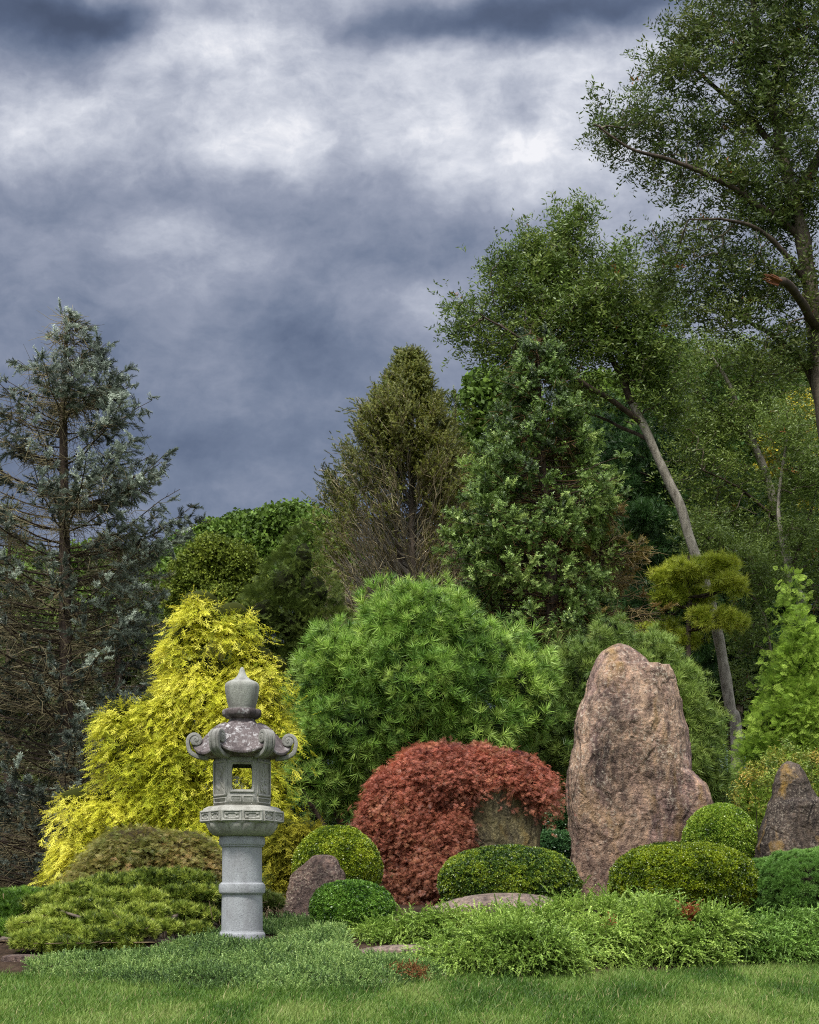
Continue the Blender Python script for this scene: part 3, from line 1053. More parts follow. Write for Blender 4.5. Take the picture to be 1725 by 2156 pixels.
def build_lantern():
    root = thing('stone_lantern', 'tall grey granite garden lantern with scrolled roof and round shaft', 'stone lantern', (LX, LY, LZ))
    off = np.array([LX, LY, LZ])

    def P(name, acc, mat, parent=root, smooth=True):
        for k in range(len(acc.V)):
            acc.V[k] = acc.V[k] + off
        if parent is not root:
            o = put(name, acc, mat, root, smooth)
            o.parent = parent
        else:
            o = put(name, acc, mat, root, smooth)
        if smooth:
            o.data.set_sharp_from_angle(angle=math.radians(38))
        return o
    root.rotation_euler[2] = math.atan2(-LX, LY)

    # shaft with its three rings
    sh = Acc()
    lathe(sh, [(.0, -.05), (.205, -.05), (.205, .10), (.203, .30), (.2, .46), (.198, .60), (.197, .94), (.199, 1.03), (0, 1.03)], 96)
    P('shaft', sh, G_SHAFT)

    def ring(z0, z1, r, lip=.012):
        h = z1 - z0
        return [(.19, z0 - lip), (r - .022, z0 - lip), (r - .018, z0), (r - .004, z0 + .006), (r, z0 + .03), (r, z1 - .03), (r - .004, z1 - .008), (r - .018, z1), (r - .022, z1 + lip), (.19, z1 + lip)]
    a = Acc()
    lathe(a, [(0, -.03), (.228, -.03), (.231, 0), (.231, .06), (.228, .078), (.215, .09), (.214, .10), (.2, .104), (.19, .104)])
    P('foot_ring', a, G_SHAFT)
    a = Acc()
    lathe(a, ring(.475, .572, .231))
    P('shaft_ring', a, G_SHAFT)
    a = Acc()
    lathe(a, [(.19, .937), (.212, .937), (.213, .95), (.222, .953), (.228, .965), (.229, 1.0), (.225, 1.03), (.21, 1.045), (.1, 1.046)])
    P('shaft_ring', a, G_SHAFT)

    # lotus bowl under the platform
    def pet(n, amt, z0, z1, sc):
        def f(TH, R, Z):
            u = np.abs(((TH * n / (2 * math.pi)) % 1) - .5) * 2
            w = np.sqrt(np.clip(1 - u ** 2, 0, 1))
            t = np.clip((Z - z0) / (z1 - z0), 0, 1)
            R2 = R + amt * (w - .5) * np.sin(np.clip(t, 0, 1) * math.pi * .62 + .15)
            R2 = np.where(R < .1, R, R2)
            return R2, Z + sc * (w - .6) * np.clip(t - .75, 0, .25) * 4
        return f
    a = Acc()
    lathe(a, dense([(.2, 1.04), (.255, 1.043), (.285, 1.055), (.315, 1.085), (.335, 1.12), (.345, 1.145), (.346, 1.158), (.33, 1.162)], 6), 256, pet(16, .022, 1.045, 1.165, .012))
    P('lotus_bowl', a, G_BOX)
    a = Acc()
    lathe(a, dense([(.2, 1.10), (.31, 1.12), (.338, 1.15), (.352, 1.168), (.34, 1.18), (.2, 1.18)], 5), 256,
          lambda TH, R, Z: pet(16, .016, 1.1, 1.2, .0)(TH + math.pi / 16, R, Z))
    P('lotus_bowl', a, G_BOX)

    # hexagonal platform
    def hexlathe(acc, prof, seg=96):
        return lathe(acc, prof, seg, lambda TH, R, Z: (R * hexf(TH), Z))

    def corners(acc, prof):
        th = np.arange(6) * math.pi / 3
        pr = np.array(prof)
        V = np.array([[r * math.cos(t), r * math.sin(t), z] for r, z in pr for t in th])
        Q = [[i * 6 + j, i * 6 + (j + 1) % 6, (i + 1) * 6 + (j + 1) % 6, (i + 1) * 6 + j] for i in range(len(pr) - 1) for j in range(6)]
        acc.add(V, Q=Q)
        return acc
    a = Acc()
    corners(a, [(.30, 1.172), (.405, 1.172), (.411, 1.178), (.411, 1.288), (.405, 1.294), (.385, 1.297), (.382, 1.312), (.372, 1.318), (.335, 1.336), (.31, 1.34), (.0, 1.34)])
    plat = P('platform', a, G_BOX, smooth=False)

    def onface(k, pts, dist):
        """face k (0..5): local u along the face, v = height, w = outward from apothem dist"""
        an = math.pi / 6 + k * math.pi / 3
        n = np.array([math.cos(an), math.sin(an), 0])
        u = np.array([-math.sin(an), math.cos(an), 0])
        p = np.asarray(pts, float)
        return n * (dist + p[:, 2:3]) + u * p[:, 0:1] + np.array([0, 0, 1]) * p[:, 1:2]

    def plate(acc, k, u0, u1, v0, v1, hole, w0, w1, dist, n=40, mitre=0.0):
        """plate with a hole, from depth w0 (back) to w1 (front); hole = function angle -> (u, v)"""
        cu, cv = (u0 + u1) / 2, (v0 + v1) / 2
        th = np.linspace(0, 2 * math.pi, n, endpoint=False) + .001
        hu, hv = (u1 - u0) / 2, (v1 - v0) / 2
        th = np.sort(np.concatenate([th, [math.atan2(sv * hv, su * hu) % (2 * math.pi) for su in (-1, 1) for sv in (-1, 1)]]))
        n = len(th)
        c, s = np.cos(th), np.sin(th)
        k2 = 1 / np.maximum(np.abs(c) / hu, np.abs(s) / hv)
        O = np.stack([cu + c * k2, cv + s * k2], 1)
        Hh = np.array([hole(t) for t in th]) + np.array([0, 0])
        Ob = O.copy()
        Ob[:, 0] = cu + (Ob[:, 0] - cu) * (1 - mitre / hu)
        z = lambda A, w: np.concatenate([A, np.full((n, 1), w)], 1)
        V = np.concatenate([z(O, w1), z(Hh, w1), z(Hh, w0), z(Ob, w0)])
        i = np.arange(n)
        j = (i + 1) % n
        Q = np.concatenate([np.stack([i + a * n, j + a * n, j + b * n, i + b * n], 1) for a, b in ((0, 1), (1, 2), (2, 3), (3, 0))])
        acc.add(onface(k, V, dist), Q=Q)

    def rect_hole(cu, cv, hw, hh):
        def f(t):
            c, s = math.cos(t), math.sin(t)
            k = 1 / max(abs(c) / hw, abs(s) / hh)
            return cu + c * k, cv + s * k
        return f

    def oval_hole(cu, cv, hw, hh, wave=.0):
        def f(t):
            c, s = math.cos(t), math.sin(t)
            k = 1 + wave * math.cos(6 * t)
            return cu + hw * c * k * (abs(c) ** -.15 if abs(c) > .2 else 1.2), cv + hh * s * k
        return f
    ap = .411 * math.cos(math.pi / 6)
    a = Acc()
    for k in range(6):
        for sg in (-1, 1):
            c = sg * .1
            plate(a, k, c - .1 + .0005, c + .1 - .0005, 1.18, 1.287, rect_hole(c, 1.233, .076, .036), 0, .011, ap)
            plate(a, k, c - .0755, c + .0755, 1.198, 1.268, oval_hole(c, 1.232, .05, .021, .09), 0, .006, ap)
    P('carved_panels', a, G_BOX, plat, smooth=False)

    # fire box
    Rb = .283
    apb = Rb * math.cos(math.pi / 6)
    z0, z1 = 1.342, 1.83
    hw = Rb / 2
    a = Acc()
    openz = 1.345 + .5 * 0 + (1.5 + 1.735) / 2
    holes = {1: ('sq', .097, .124), 4: ('sq', .097, .124), 0: ('ov', .02, .047), 5: ('none', 0, 0), 2: ('none', 0, 0), 3: ('none', 0, 0)}
    zc = 1.618
    for k in range(6):
        kind, hx, hz = holes[k]
        if kind == 'sq':
            plate(a, k, -hw, hw, z0, z1, rect_hole(0, zc, hx, hz), -.055, 0, apb, mitre=.055 * math.tan(math.pi / 6))
            plate(a, k, -.122, .122, 1.462, 1.765, rect_hole(0, zc, hx + .012, hz + .012), 0, .010, apb)
            plate(a, k, -.110, -.008, 1.372, 1.432, rect_hole(-.059, 1.402, .043, .022), 0, .006, apb)
            plate(a, k, .008, .110, 1.372, 1.432, rect_hole(.059, 1.402, .043, .022), 0, .006, apb)
        elif kind == 'ov':
            plate(a, k, -hw, hw, z0, z1, oval_hole(-.0, 1.69, hx, hz), -.055, 0, apb, mitre=.055 * math.tan(math.pi / 6))
        else:
            plate(a, k, -hw, hw, z0, z1, rect_hole(0, zc, .001, .001), -.055, 0, apb, mitre=.055 * math.tan(math.pi / 6))
        if kind != 'sq':
            plate(a, k, -.135, .135, 1.43, 1.785, rect_hole(0, 1.6075, .112, .155), 0, .009, apb)
            plate(a, k, -.128, .128, 1.362, 1.418, rect_hole(0, 1.39, .112, .016), 0, .007, apb)
    fb = P('fire_box', a, G_BOX, smooth=False)
    # relief carving on the flanks: blossoms and a branch on one, long leaves on the other
    ph = np.linspace(0, math.pi, 8)
    tt = np.linspace(0, 2 * math.pi, 12, endpoint=False)
    sp = np.array([[math.sin(p) * math.cos(t), math.sin(p) * math.sin(t), math.cos(p)] for p in ph for t in tt])
    sq = [[i * 12 + j, i * 12 + (j + 1) % 12, (i + 1) * 12 + (j + 1) % 12, (i + 1) * 12 + j] for i in range(7) for j in range(12)]

    def lump(k, u, v, ru, rv, rw, rot=0.0):
        q = sp * np.array([ru, rv, rw])
        q = np.stack([q[:, 0] * math.cos(rot) - q[:, 1] * math.sin(rot) + u, q[:, 0] * math.sin(rot) + q[:, 1] * math.cos(rot) + v, q[:, 2]], 1)
        a.add(onface(k, q, apb), Q=sq)
    for kk in (5, 2):
        a = Acc()
        for (u, v) in ((.02, 1.492), (-.045, 1.50), (.04, 1.575), (-.03, 1.56)):
            for q in range(5):
                an = q * 2 * math.pi / 5
                lump(kk, u + .018 * math.cos(an), v + .018 * math.sin(an), .014, .014, .014)
            lump(kk, u, v, .010, .010, .018)
        for q in range(9):
            lump(kk, -.06 + .012 * q + .02 * math.sin(q), 1.53 + .02 * q, .013, .02, .012, -.6)
        lump(kk, .03, 1.70, .022, .05, .014, .2)
        lump(kk, -.01, 1.69, .012, .06, .012, -.15)
        P('relief_carving', a, G_BOX, fb)
    for kk in (3, 0):
        a = Acc()
        for q, (u, v, r) in enumerate(((.03, 1.70, .5), (-.02, 1.66, .9), (.0, 1.58, .7), (.04, 1.54, .75), (-.05, 1.52, 1.0), (.06, 1.48, .6))):
            if kk != 4:
                lump(kk, u, v, .018, .05, .009, r)
        P('relief_carving', a, G_BOX, fb)

    # roof: six-sided dome with ridges
    seg = 288
    prof = [(.0, 2.17), (.10, 2.168), (.137, 2.160), (.19, 2.148), (.25, 2.118), (.31, 2.065), (.36, 2.005), (.405, 1.958), (.445, 1.932), (.475, 1.922), (.49, 1.920),
            (.492, 1.908), (.488, 1.893), (.470, 1.885), (.42, 1.850), (.36, 1.822), (.30, 1.812), (.2, 1.81), (.0, 1.81)]
    q = dense(prof, 5)

    def roof(TH, R, Z):
        ph = (TH % (math.pi / 3)) - math.pi / 6
        hx = math.cos(math.pi / 6) / np.cos(ph)
        t = np.clip((R - .12) / .37, 0, 1)
        k = 1 - t * (1 - hx) * 1.0
        R2 = R * k
        cf = np.abs(ph) / (math.pi / 6)           # 1 at the corners
        eav = np.clip((R - .33) / .16, 0, 1)
        Z2 = Z - .060 * eav * (1 - cf ** 2) + .03 * eav * cf ** 4
        Z2 = np.where((Z < 1.90) & (R < .46), Z + 0 * Z2, Z2)
        top = (np.arange(len(q))[:, None] < 46)
        dd = (math.pi / 6 - np.abs(ph)) * R
        rid = np.exp(-(dd / .030) ** 4) * .020 + np.exp(-((dd - .052) / .010) ** 2) * .008
        rid = rid * np.clip((R - .13) / .03, 0, 1) * top
        return R2 + rid * .5, Z2 + rid
    a = Acc()
    lathe(a, q, seg, roof)
    rf = P('roof', a, G_ROOF)

    # scrolls at the six corners
    path = [(.33, 1.818), (.40, 1.824), (.46, 1.842), (.51, 1.878), (.536, 1.93), (.541, 1.985), (.523, 2.037), (.482, 2.064), (.437, 2.058), (.407, 2.026),
            (.404, 1.985), (.428, 1.958), (.462, 1.96), (.483, 1.986), (.477, 2.016), (.452, 2.028), (.433, 2.010), (.440, 1.990), (.458, 1.992)]
    path = [(r, z) if i < 4 else (.474 + (r - .474) * .86, 1.985 + (z - 1.992) * .86) for i, (r, z) in enumerate(path)]
    pth = smooth_path(np.array([(r, 0, z) for r, z in path]), 6)[:, [0, 2]]
    for k in range(6):
        an = k * math.pi / 3
        e = np.array([math.cos(an), math.sin(an), 0])
        u = np.array([-math.sin(an), math.cos(an), 0])
        n = len(pth)
        tg = np.gradient(pth, axis=0)
        tg = norm(tg)
        nr = np.stack([-tg[:, 1], tg[:, 0]], 1)
        t = np.linspace(0, 1, n)
        th = .022 - .010 * t
        wd = np.interp(t, [0, .25, .5, 1], [.052, .056, .050, .056])
        # section: rounded with two shallow grooves
        us = np.array([-1, -1, -.94, -.6, -.45, -.3, 0, .3, .45, .6, .94, 1, 1, .5, -.5])
        ws = np.array([-.6, .5, .95, 1.1, .55, 1.05, 1.15, 1.05, .55, 1.1, .95, .5, -.6, -1, -1])
        m = len(us)
        V = np.zeros((n, m, 3))
        for i in range(n):
            for j in range(m):
                pr = pth[i] - nr[i] * ws[j] * th[i]
                V[i, j] = e * pr[0] + np.array([0, 0, pr[1]]) + u * us[j] * wd[i]
        I = np.arange(n - 1)[:, None] * m + np.arange(m)[None]
        J = np.arange(n - 1)[:, None] * m + (np.arange(m)[None] + 1) % m
        a = Acc().add(V, Q=np.stack([I, J, J + m, I + m], -1).reshape(-1, 4))
        # filled cheek behind the spiral
        tt = np.linspace(0, 2 * math.pi, 28, endpoint=False)
        for w in (-.047, .047):
            c = np.array([.460, 1.99])
            V = [e * (c[0] + .050 * math.cos(x)) + np.array([0, 0, c[1] + .050 * math.sin(x)]) + u * w for x in tt] + [e * c[0] + np.array([0, 0, c[1]]) + u * w * 1.12]
            a.add(V, T=[[i, (i + 1) % 28, 28] for i in range(28)])
        V = [e * (.460 + .050 * math.cos(x)) + np.array([0, 0, 1.99 + .050 * math.sin(x)]) + u * w for w in (-.047, .047) for x in tt]
        a.add(V, Q=[[i, (i + 1) % 28, 28 + (i + 1) % 28, 28 + i] for i in range(28)])
        P('scroll', a, G_SCR, rf)

    # finial with its lotus collar
    a = Acc()
    lathe(a, dense([(.0, 2.14), (.142, 2.145), (.144, 2.17), (.137, 2.185), (.128, 2.20), (.13, 2.212), (.15, 2.222)], 4), 120)
    lathe(a, dense([(.12, 2.205), (.155, 2.216), (.18, 2.24), (.187, 2.268), (.183, 2.292), (.165, 2.303), (.1, 2.303)], 5), 160, pet(9, .02, 2.2, 2.32, .01))
    col_ = P('finial_collar', a, G_ROOF)
    a = Acc()
    lathe(a, dense([(.0, 2.29), (.118, 2.296), (.132, 2.32), (.148, 2.38), (.162, 2.45), (.170, 2.51), (.170, 2.54), (.160, 2.565), (.135, 2.582), (.10, 2.597), (.066, 2.62),
                    (.046, 2.645), (.032, 2.675), (.022, 2.705), (.014, 2.722), (.004, 2.728), (0, 2.728)], 5), 96)
    P('finial', a, G_TOP)

    # flat stone it stands on
    s = Acc()
    lathe(s, [(0, -.25), (.44, -.25), (.45, -.05), (.445, -.028), (.42, -.016), (0, -.016)], 60, lambda TH, R, Z: (R * (1 + .06 * np.cos(TH * 3 + 1) + .02 * np.sin(TH * 7)), Z))
    for k in range(len(s.V)):
        s.V[k] = s.V[k] * np.array([1, .8, 1]) + np.array([.06, .0, 0])
    base = thing('x', None, None, (LX, LY, LZ - .25))
    for k in range(len(s.V)):
        s.V[k] = s.V[k] + off
    o = put('footing_stone', s, R_FLAT, base, True)
    o.parent = None
    o.location = base.location
    bpy.data.objects.remove(base)
    o.data.set_sharp_from_angle(angle=math.radians(40))
    tag(o, 'flat round edged stone slab directly under the lantern shaft', 'stone slab')


build_lantern()

# ------------------------------------------------------------------ low ground cover round the lantern


def build_carpet():
    rng = np.random.default_rng(51)
    n = 60000
    xv = rng.uniform(60, 930, n)
    D = rng.uniform(11.6, 16.8, n)
    x = (xv - HX) / F * D
    e = edge(x)
    t = D - e
    # outline of the mat: right of the lantern it runs back between the shrubs
    lim = np.interp(xv, [60, 120, 300, 400, 480, 560, 700, 745, 860, 930], [.35, .55, 1.2, 2.2, 2.9, 4.6, 4.0, 1.35, 1.0, .5])
    ok = (t > -.12) & (t < lim + .25 * vnoise(np.stack([x * 2, D * 2, 0 * x], 1), 5))
    x, D, t, xv, lim = x[ok], D[ok], t[ok], xv[ok], lim[ok]
    ok = np.hypot(x - LX - .06, (D - LY) / .8) > np.where((x > LX) & (D < LY), .46, .33)
    x, D, t, lim = x[ok], D[ok], t[ok], lim[ok]
    P0 = np.stack([x, D, 0 * x], 1)
    hh = np.clip((t + .12) / .35, 0, 1) * np.clip((lim - t + .2) / .35, .1, 1)
    bump = fbm(P0 * 2.3, 4, 61)
    near = np.hypot(x - LX, D - LY)
    z = ground(x, D) + (.07 + .07 * bump) * hh + .02 * hh * fbm(P0 * 8, 2, 62)
    z = np.where(near < .75, np.maximum(np.minimum(z, LZ - .03 + .03 * (x < LX - .1)), ground(x, D) + .035), z)
    P = np.stack([x, D, z], 1)
    Z = np.stack([rng.normal(size=len(x)) * .7 + .1, rng.normal(size=len(x)) * .6 - .45, np.full(len(x), .55)], 1)
    C = pal(P, [S(66, 92, 54), S(98, 130, 74), S(128, 160, 94), S(160, 186, 118)], rng, 1.8, 6, .32)
    yel = fbm(P * 1.1, 2, 71) + .8 * np.clip((330 - (x / D * F + HX)) / 250, -.2, 1) > .62
    C[yel] = C[yel] * .4 + S(128, 150, 50) * .6
    a = Acc()
    scatter(a, TP_PLUME, P, Z, .075 * rng.uniform(.7, 1.4, len(P)), C, rng)
    tag(put('ground_cover', a, M_NEEDLE), 'low blue green creeping juniper carpet spread round the foot of the lantern', 'ground cover', kind='stuff')
    # a few brown dead sprigs at the end of the carpet
    a = Acc()
    n = 500
    P = PT(858, 2050, 12.45) + rng.normal(size=(n, 3)) * np.array([.08, .1, .03])
    P[:, 2] = np.maximum(P[:, 2], ground(P[:, 0], P[:, 1]) + .02)
    scatter(a, TP_PLUME, P, rng.normal(size=(n, 3)) + np.array([0, -.3, .8]), .07 * rng.uniform(.6, 1.3, n), pal(P, [S(92, 60, 40), S(150, 104, 72)], rng), rng)
    tag(put('dead_sprigs', a, M_TWIG), 'small clump of rust brown dead juniper sprigs at the end of the carpet', 'dead sprigs', kind='stuff')


build_carpet()

# ------------------------------------------------------------------ spreading junipers
JC = [S(76, 102, 40), S(110, 142, 58), S(144, 174, 80), S(176, 200, 106)]


def juniper(label, D, lst, seed, n_lump, cols=JC, dead=None):
    rng = np.random.default_rng(seed)
    bl = mk_blobs(D, lst)
    bl = (bl[0], np.maximum(bl[1] - .07, bl[1] * .5))
    cx = bl[0].mean(0)
    base = (cx[0], cx[1], float(ground(cx[0], cx[1])))
    r = thing('juniper', label, 'juniper', base, 'feathery green junipers along the lawn')
    a = Acc()
    zm = base[2] - .1
    n_lump = int(n_lump * 1.15)
    P, N = shell(bl, n_lump, rng, .86, .3, zm, .35)
    per = 30
    i = np.repeat(np.arange(n_lump), per)
    # each bough: a fan of plumes leaning the same way
    lean = norm(N * np.array([1, 1, .4]) + np.array([-.05, -.25, .12]) + rng.normal(size=N.shape) * .38)
    sl = rng.uniform(0, 1, (len(i), 1))
    pos = P[i] + lean[i] * (sl * .26 - .16) + rng.normal(size=(len(i), 3)) * np.array([.07, .07, .03]) * (.5 + sl)
    k = pos[:, 2] > ground(pos[:, 0], pos[:, 1]) + .03
    i, pos, sl = i[k], pos[k], sl[k]
    Z = lean[i] + rng.normal(size=pos.shape) * .28
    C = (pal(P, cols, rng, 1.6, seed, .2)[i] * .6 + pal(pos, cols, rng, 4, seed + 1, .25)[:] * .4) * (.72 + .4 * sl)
    if dead is not None:
        for dx, dy_, rr in dead:
            q = (pos[:, 0] / pos[:, 1] * F + HX - dx) ** 2 + ((CZ - pos[:, 2]) / pos[:, 1] * F + HY - dy_) ** 2 < rr ** 2
            C[q] = S(150, 84, 50)
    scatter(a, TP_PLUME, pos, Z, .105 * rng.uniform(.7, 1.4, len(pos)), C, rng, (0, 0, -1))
    put('foliage', a, M_NEEDLE, r)
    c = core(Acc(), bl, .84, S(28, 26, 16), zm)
    put('dark_core', c, M_TWIG, r)
    b = Acc()
    for q in range(14):
        k = rng.integers(len(bl[0]))
        s = np.array(base) + np.array([rng.uniform(-.5, .5), rng.uniform(-.3, .1), 0])
        e = bl[0][k] + norm(rng.normal(size=3) + np.array([0, -1.2, .2])) * bl[1][k] * .9
        e[2] = max(e[2], base[2] + .05)
        limb(b, [s, (s + e) / 2 + np.array([0, 0, .05]), e], .014, .005, 5, 4)
    put('stems', b, M_BARKD, r, True)


juniper('feathery green juniper spilling beside the small dark round shrub', 14.3,
        [(800, 1972, 60, 20), (880, 1960, 90, 24), (970, 1948, 90, 26), (840, 1978, 90, 14, -.2)], 81, 260)
juniper('feathery green juniper with wide fanning plumes at the lawn edge, beside the dead brown sprigs', 13.15,
        [(960, 2012, 70, 40), (1060, 1985, 110, 48), (1010, 2030, 100, 34, -.3), (1130, 2005, 80, 52, -.2), (1110, 1945, 90, 30, .6), (1020, 2046, 100, 22, -.35), (1150, 2042, 90, 24, -.3)], 82, 420)
juniper('feathery green juniper with a rust coloured dead tip, below the wide dark clipped mound', 13.6,
        [(1240, 1935, 110, 45, .5), (1260, 1990, 90, 55), (1370, 1950, 110, 55, .3), (1400, 2000, 110, 45), (1480, 1960, 80, 50, .2), (1280, 2035, 100, 26, -.3), (1440, 2030, 90, 26, -.1), (1330, 1908, 90, 24, 1.0)], 83, 470, dead=[(1452, 1922, 16), (1288, 1945, 8)])
juniper('feathery green juniper in front of the fine needled green mound', 14.1,
        [(1590, 1978, 90, 44), (1680, 1962, 90, 44, .2), (1640, 2005, 110, 34, -.2), (1600, 2028, 90, 20, -.2), (1790, 1975, 100, 50)], 84, 360, [S(68, 98, 40), S(98, 134, 56), S(128, 164, 78)])

# ------------------------------------------------------------------ clipped round shrubs


def ball(name, label, D, x, y0, y1, w, cols, seed, n, group='clipped round boxwoods', size=.034, rough=.05, flat=None, sq=2.0):
    rng = np.random.default_rng(seed)
    cy = (y0 + y1) / 2
    c = PT(x, cy, D)
    R = np.array([w / 2 / F * D, w / 2 / F * D * .9, (y1 - y0) / 2 / F * D])
    base = (c[0], c[1], float(min(ground(c[0], c[1]), c[2] - R[2] * .6)))
    r = thing(name, label, 'shrub', base, group)
    d = norm(rng.normal(size=(n, 3)))
    d[:, 2] = np.where(d[:, 2] < -.75, -d[:, 2], d[:, 2])
    keep = (d[:, 1] < .25) | (rng.uniform(size=n) < .35)
    d = d[keep]
    se = (np.abs(d) ** sq).sum(1) ** (-1 / sq)
    d2 = d * se[:, None]
    ns = fbm(d * 3.2 + seed, 3, seed)
    nf = fbm(d * 13 + seed, 2, seed + 1)
    rad = 1 + rough * ns + rough * .6 * nf - .11 * rng.uniform(size=len(d)) ** 2.2
    P = c + d2 * R * rad[:, None]
    N = norm(d / R)
    Z = N + rng.normal(size=N.shape) * .5 + np.array([0, 0, .25])
    C = pal(P, cols, rng, 4.0, seed, .28)
    # bright new growth on some shoots
    ng = (nf > .18) & (rng.uniform(size=len(d)) < .5) & (d[:, 2] > -.1)
    C[ng] = C[ng] * .45 + cols[-1] * .55 * 1.15
    scatter(put_a := Acc(), TP_BOX, P, Z, size * rng.uniform(.7, 1.3, len(P)), C, rng)
    put('foliage', put_a, M_BOX, r)
    put('dark_core', core(Acc(), (c[None], R[None]), .86, S(30, 32, 16), None, 24), M_TWIG, r)
    st = Acc()
    for q in range(4):
        b = np.array(base) + np.array([rng.uniform(-.08, .08), rng.uniform(-.08, .08), -.03])
        limb(st, [b, (b + c) / 2 + rng.normal(size=3) * .04, c + rng.normal(size=3) * .1], .022, .012, 7, 4)
    put('stems', st, M_BARKD, r, True)


BXG = [S(44, 66, 18), S(70, 96, 22), S(100, 128, 30), S(140, 160, 42)]
ball('boxwood', 'round clipped yellow green boxwood behind the small brown boulder', 17.6, 711, 1743, 1915, 180, [S(62, 84, 14), S(92, 116, 20), S(126, 146, 30), S(160, 172, 44)], 91, 30000)
ball('boxwood', 'small dark green boxwood on a bare stem in front of the small brown boulder', 14.8, 741, 1858, 1968, 172, [S(30, 60, 16), S(52, 90, 24), S(84, 124, 40), S(112, 150, 58)], 92, 15000, rough=.09)
ball('boxwood', 'low wide dark green clipped boxwood with yellowish shoots between the maple and the tall boulder', 17.6, 1072, 1785, 1935, 288, [S(34, 58, 20), S(56, 84, 28), S(88, 116, 38), S(136, 154, 40)], 93, 38000, sq=2.3)
ball('boxwood', 'widest domed olive green boxwood in front of the tall boulder', 16.6, 1438, 1778, 1945, 304, [S(48, 68, 8), S(76, 98, 10), S(104, 126, 16), S(138, 152, 26)], 94, 42000, sq=2.3)
ball('boxwood', 'clipped bright green boxwood ball tucked between the tall boulder and the dark pointed boulder', 18.4, 1516, 1697, 1850, 150, [S(52, 80, 16), S(80, 112, 24), S(112, 142, 40), S(150, 172, 62)], 95, 26000)
ball('small_leaved_shrub', 'loose dark bluish green shrub in the gap beside the squat boulder, the upper of two', 20.5, 1186, 1690, 1760, 62, [S(34, 64, 38), S(58, 96, 56), S(92, 130, 84)], 96, 5000, 'small loose bluish shrubs', .05, .15)
ball('small_leaved_shrub', 'loose dark bluish green shrub in the gap beside the squat boulder, the lower of two', 20.0, 1165, 1752, 1820, 84, [S(34, 64, 38), S(58, 96, 56), S(92, 130, 84)], 97, 6500, 'small loose bluish shrubs', .05, .15)


def needle_mound(name, label, cat, D, lst, tmpl, cols, seed, n_lump, per, lr, size, mat=M_NEEDLE, group=None, up=.6, ck=.8, f=1.2, zmin=None, base=None, stemn=5,
                 stemr=.04, inner=.82, amp=.9, corecol=S(30, 28, 18), trunk=None, shrink=0.0, **kw):
    rng = np.random.default_rng(seed)
    bl = mk_blobs(D, lst)
    bl = (bl[0], np.maximum(bl[1] - shrink, bl[1] * .4))
    c0 = bl[0].mean(0)
    if base is None:
        base = (c0[0], c0[1], float(ground(c0[0], c0[1])))
    r = thing(name, label, cat, base, group)
    a = Acc()
    (mops if 'drop' in kw else lumpy)(a, bl, tmpl, rng, n_lump, per, lr, size, cols, f=f, up=up, seed=seed, zmin=zmin, inner=inner, amp=amp, **kw)
    put('foliage', a, mat, r)
    if ck:
        put('dark_core', core(Acc(), bl, ck, corecol, zmin), M_TWIG, r)
    stems(r, bl, np.array(base) - np.array([0, 0, .05]), M_BARKD, stemr, stemn, rng)
    return r, bl, rng


# fine needled mound on the far side of the bed
needle_mound('dwarf_pine', 'rounded fine needled green dwarf pine mound in front of the dark pointed boulder', 'dwarf pine', 16.6,
             [(1680, 1880, 130, 85), (1620, 1910, 80, 65), (1760, 1870, 100, 85)], TP_MUGO, [S(66, 104, 42), S(98, 142, 62), S(132, 172, 88)], 101, 1100, 16, .07, .045, up=.5, ck=.88, stemn=3)

# ------------------------------------------------------------------ mugo pines at the left


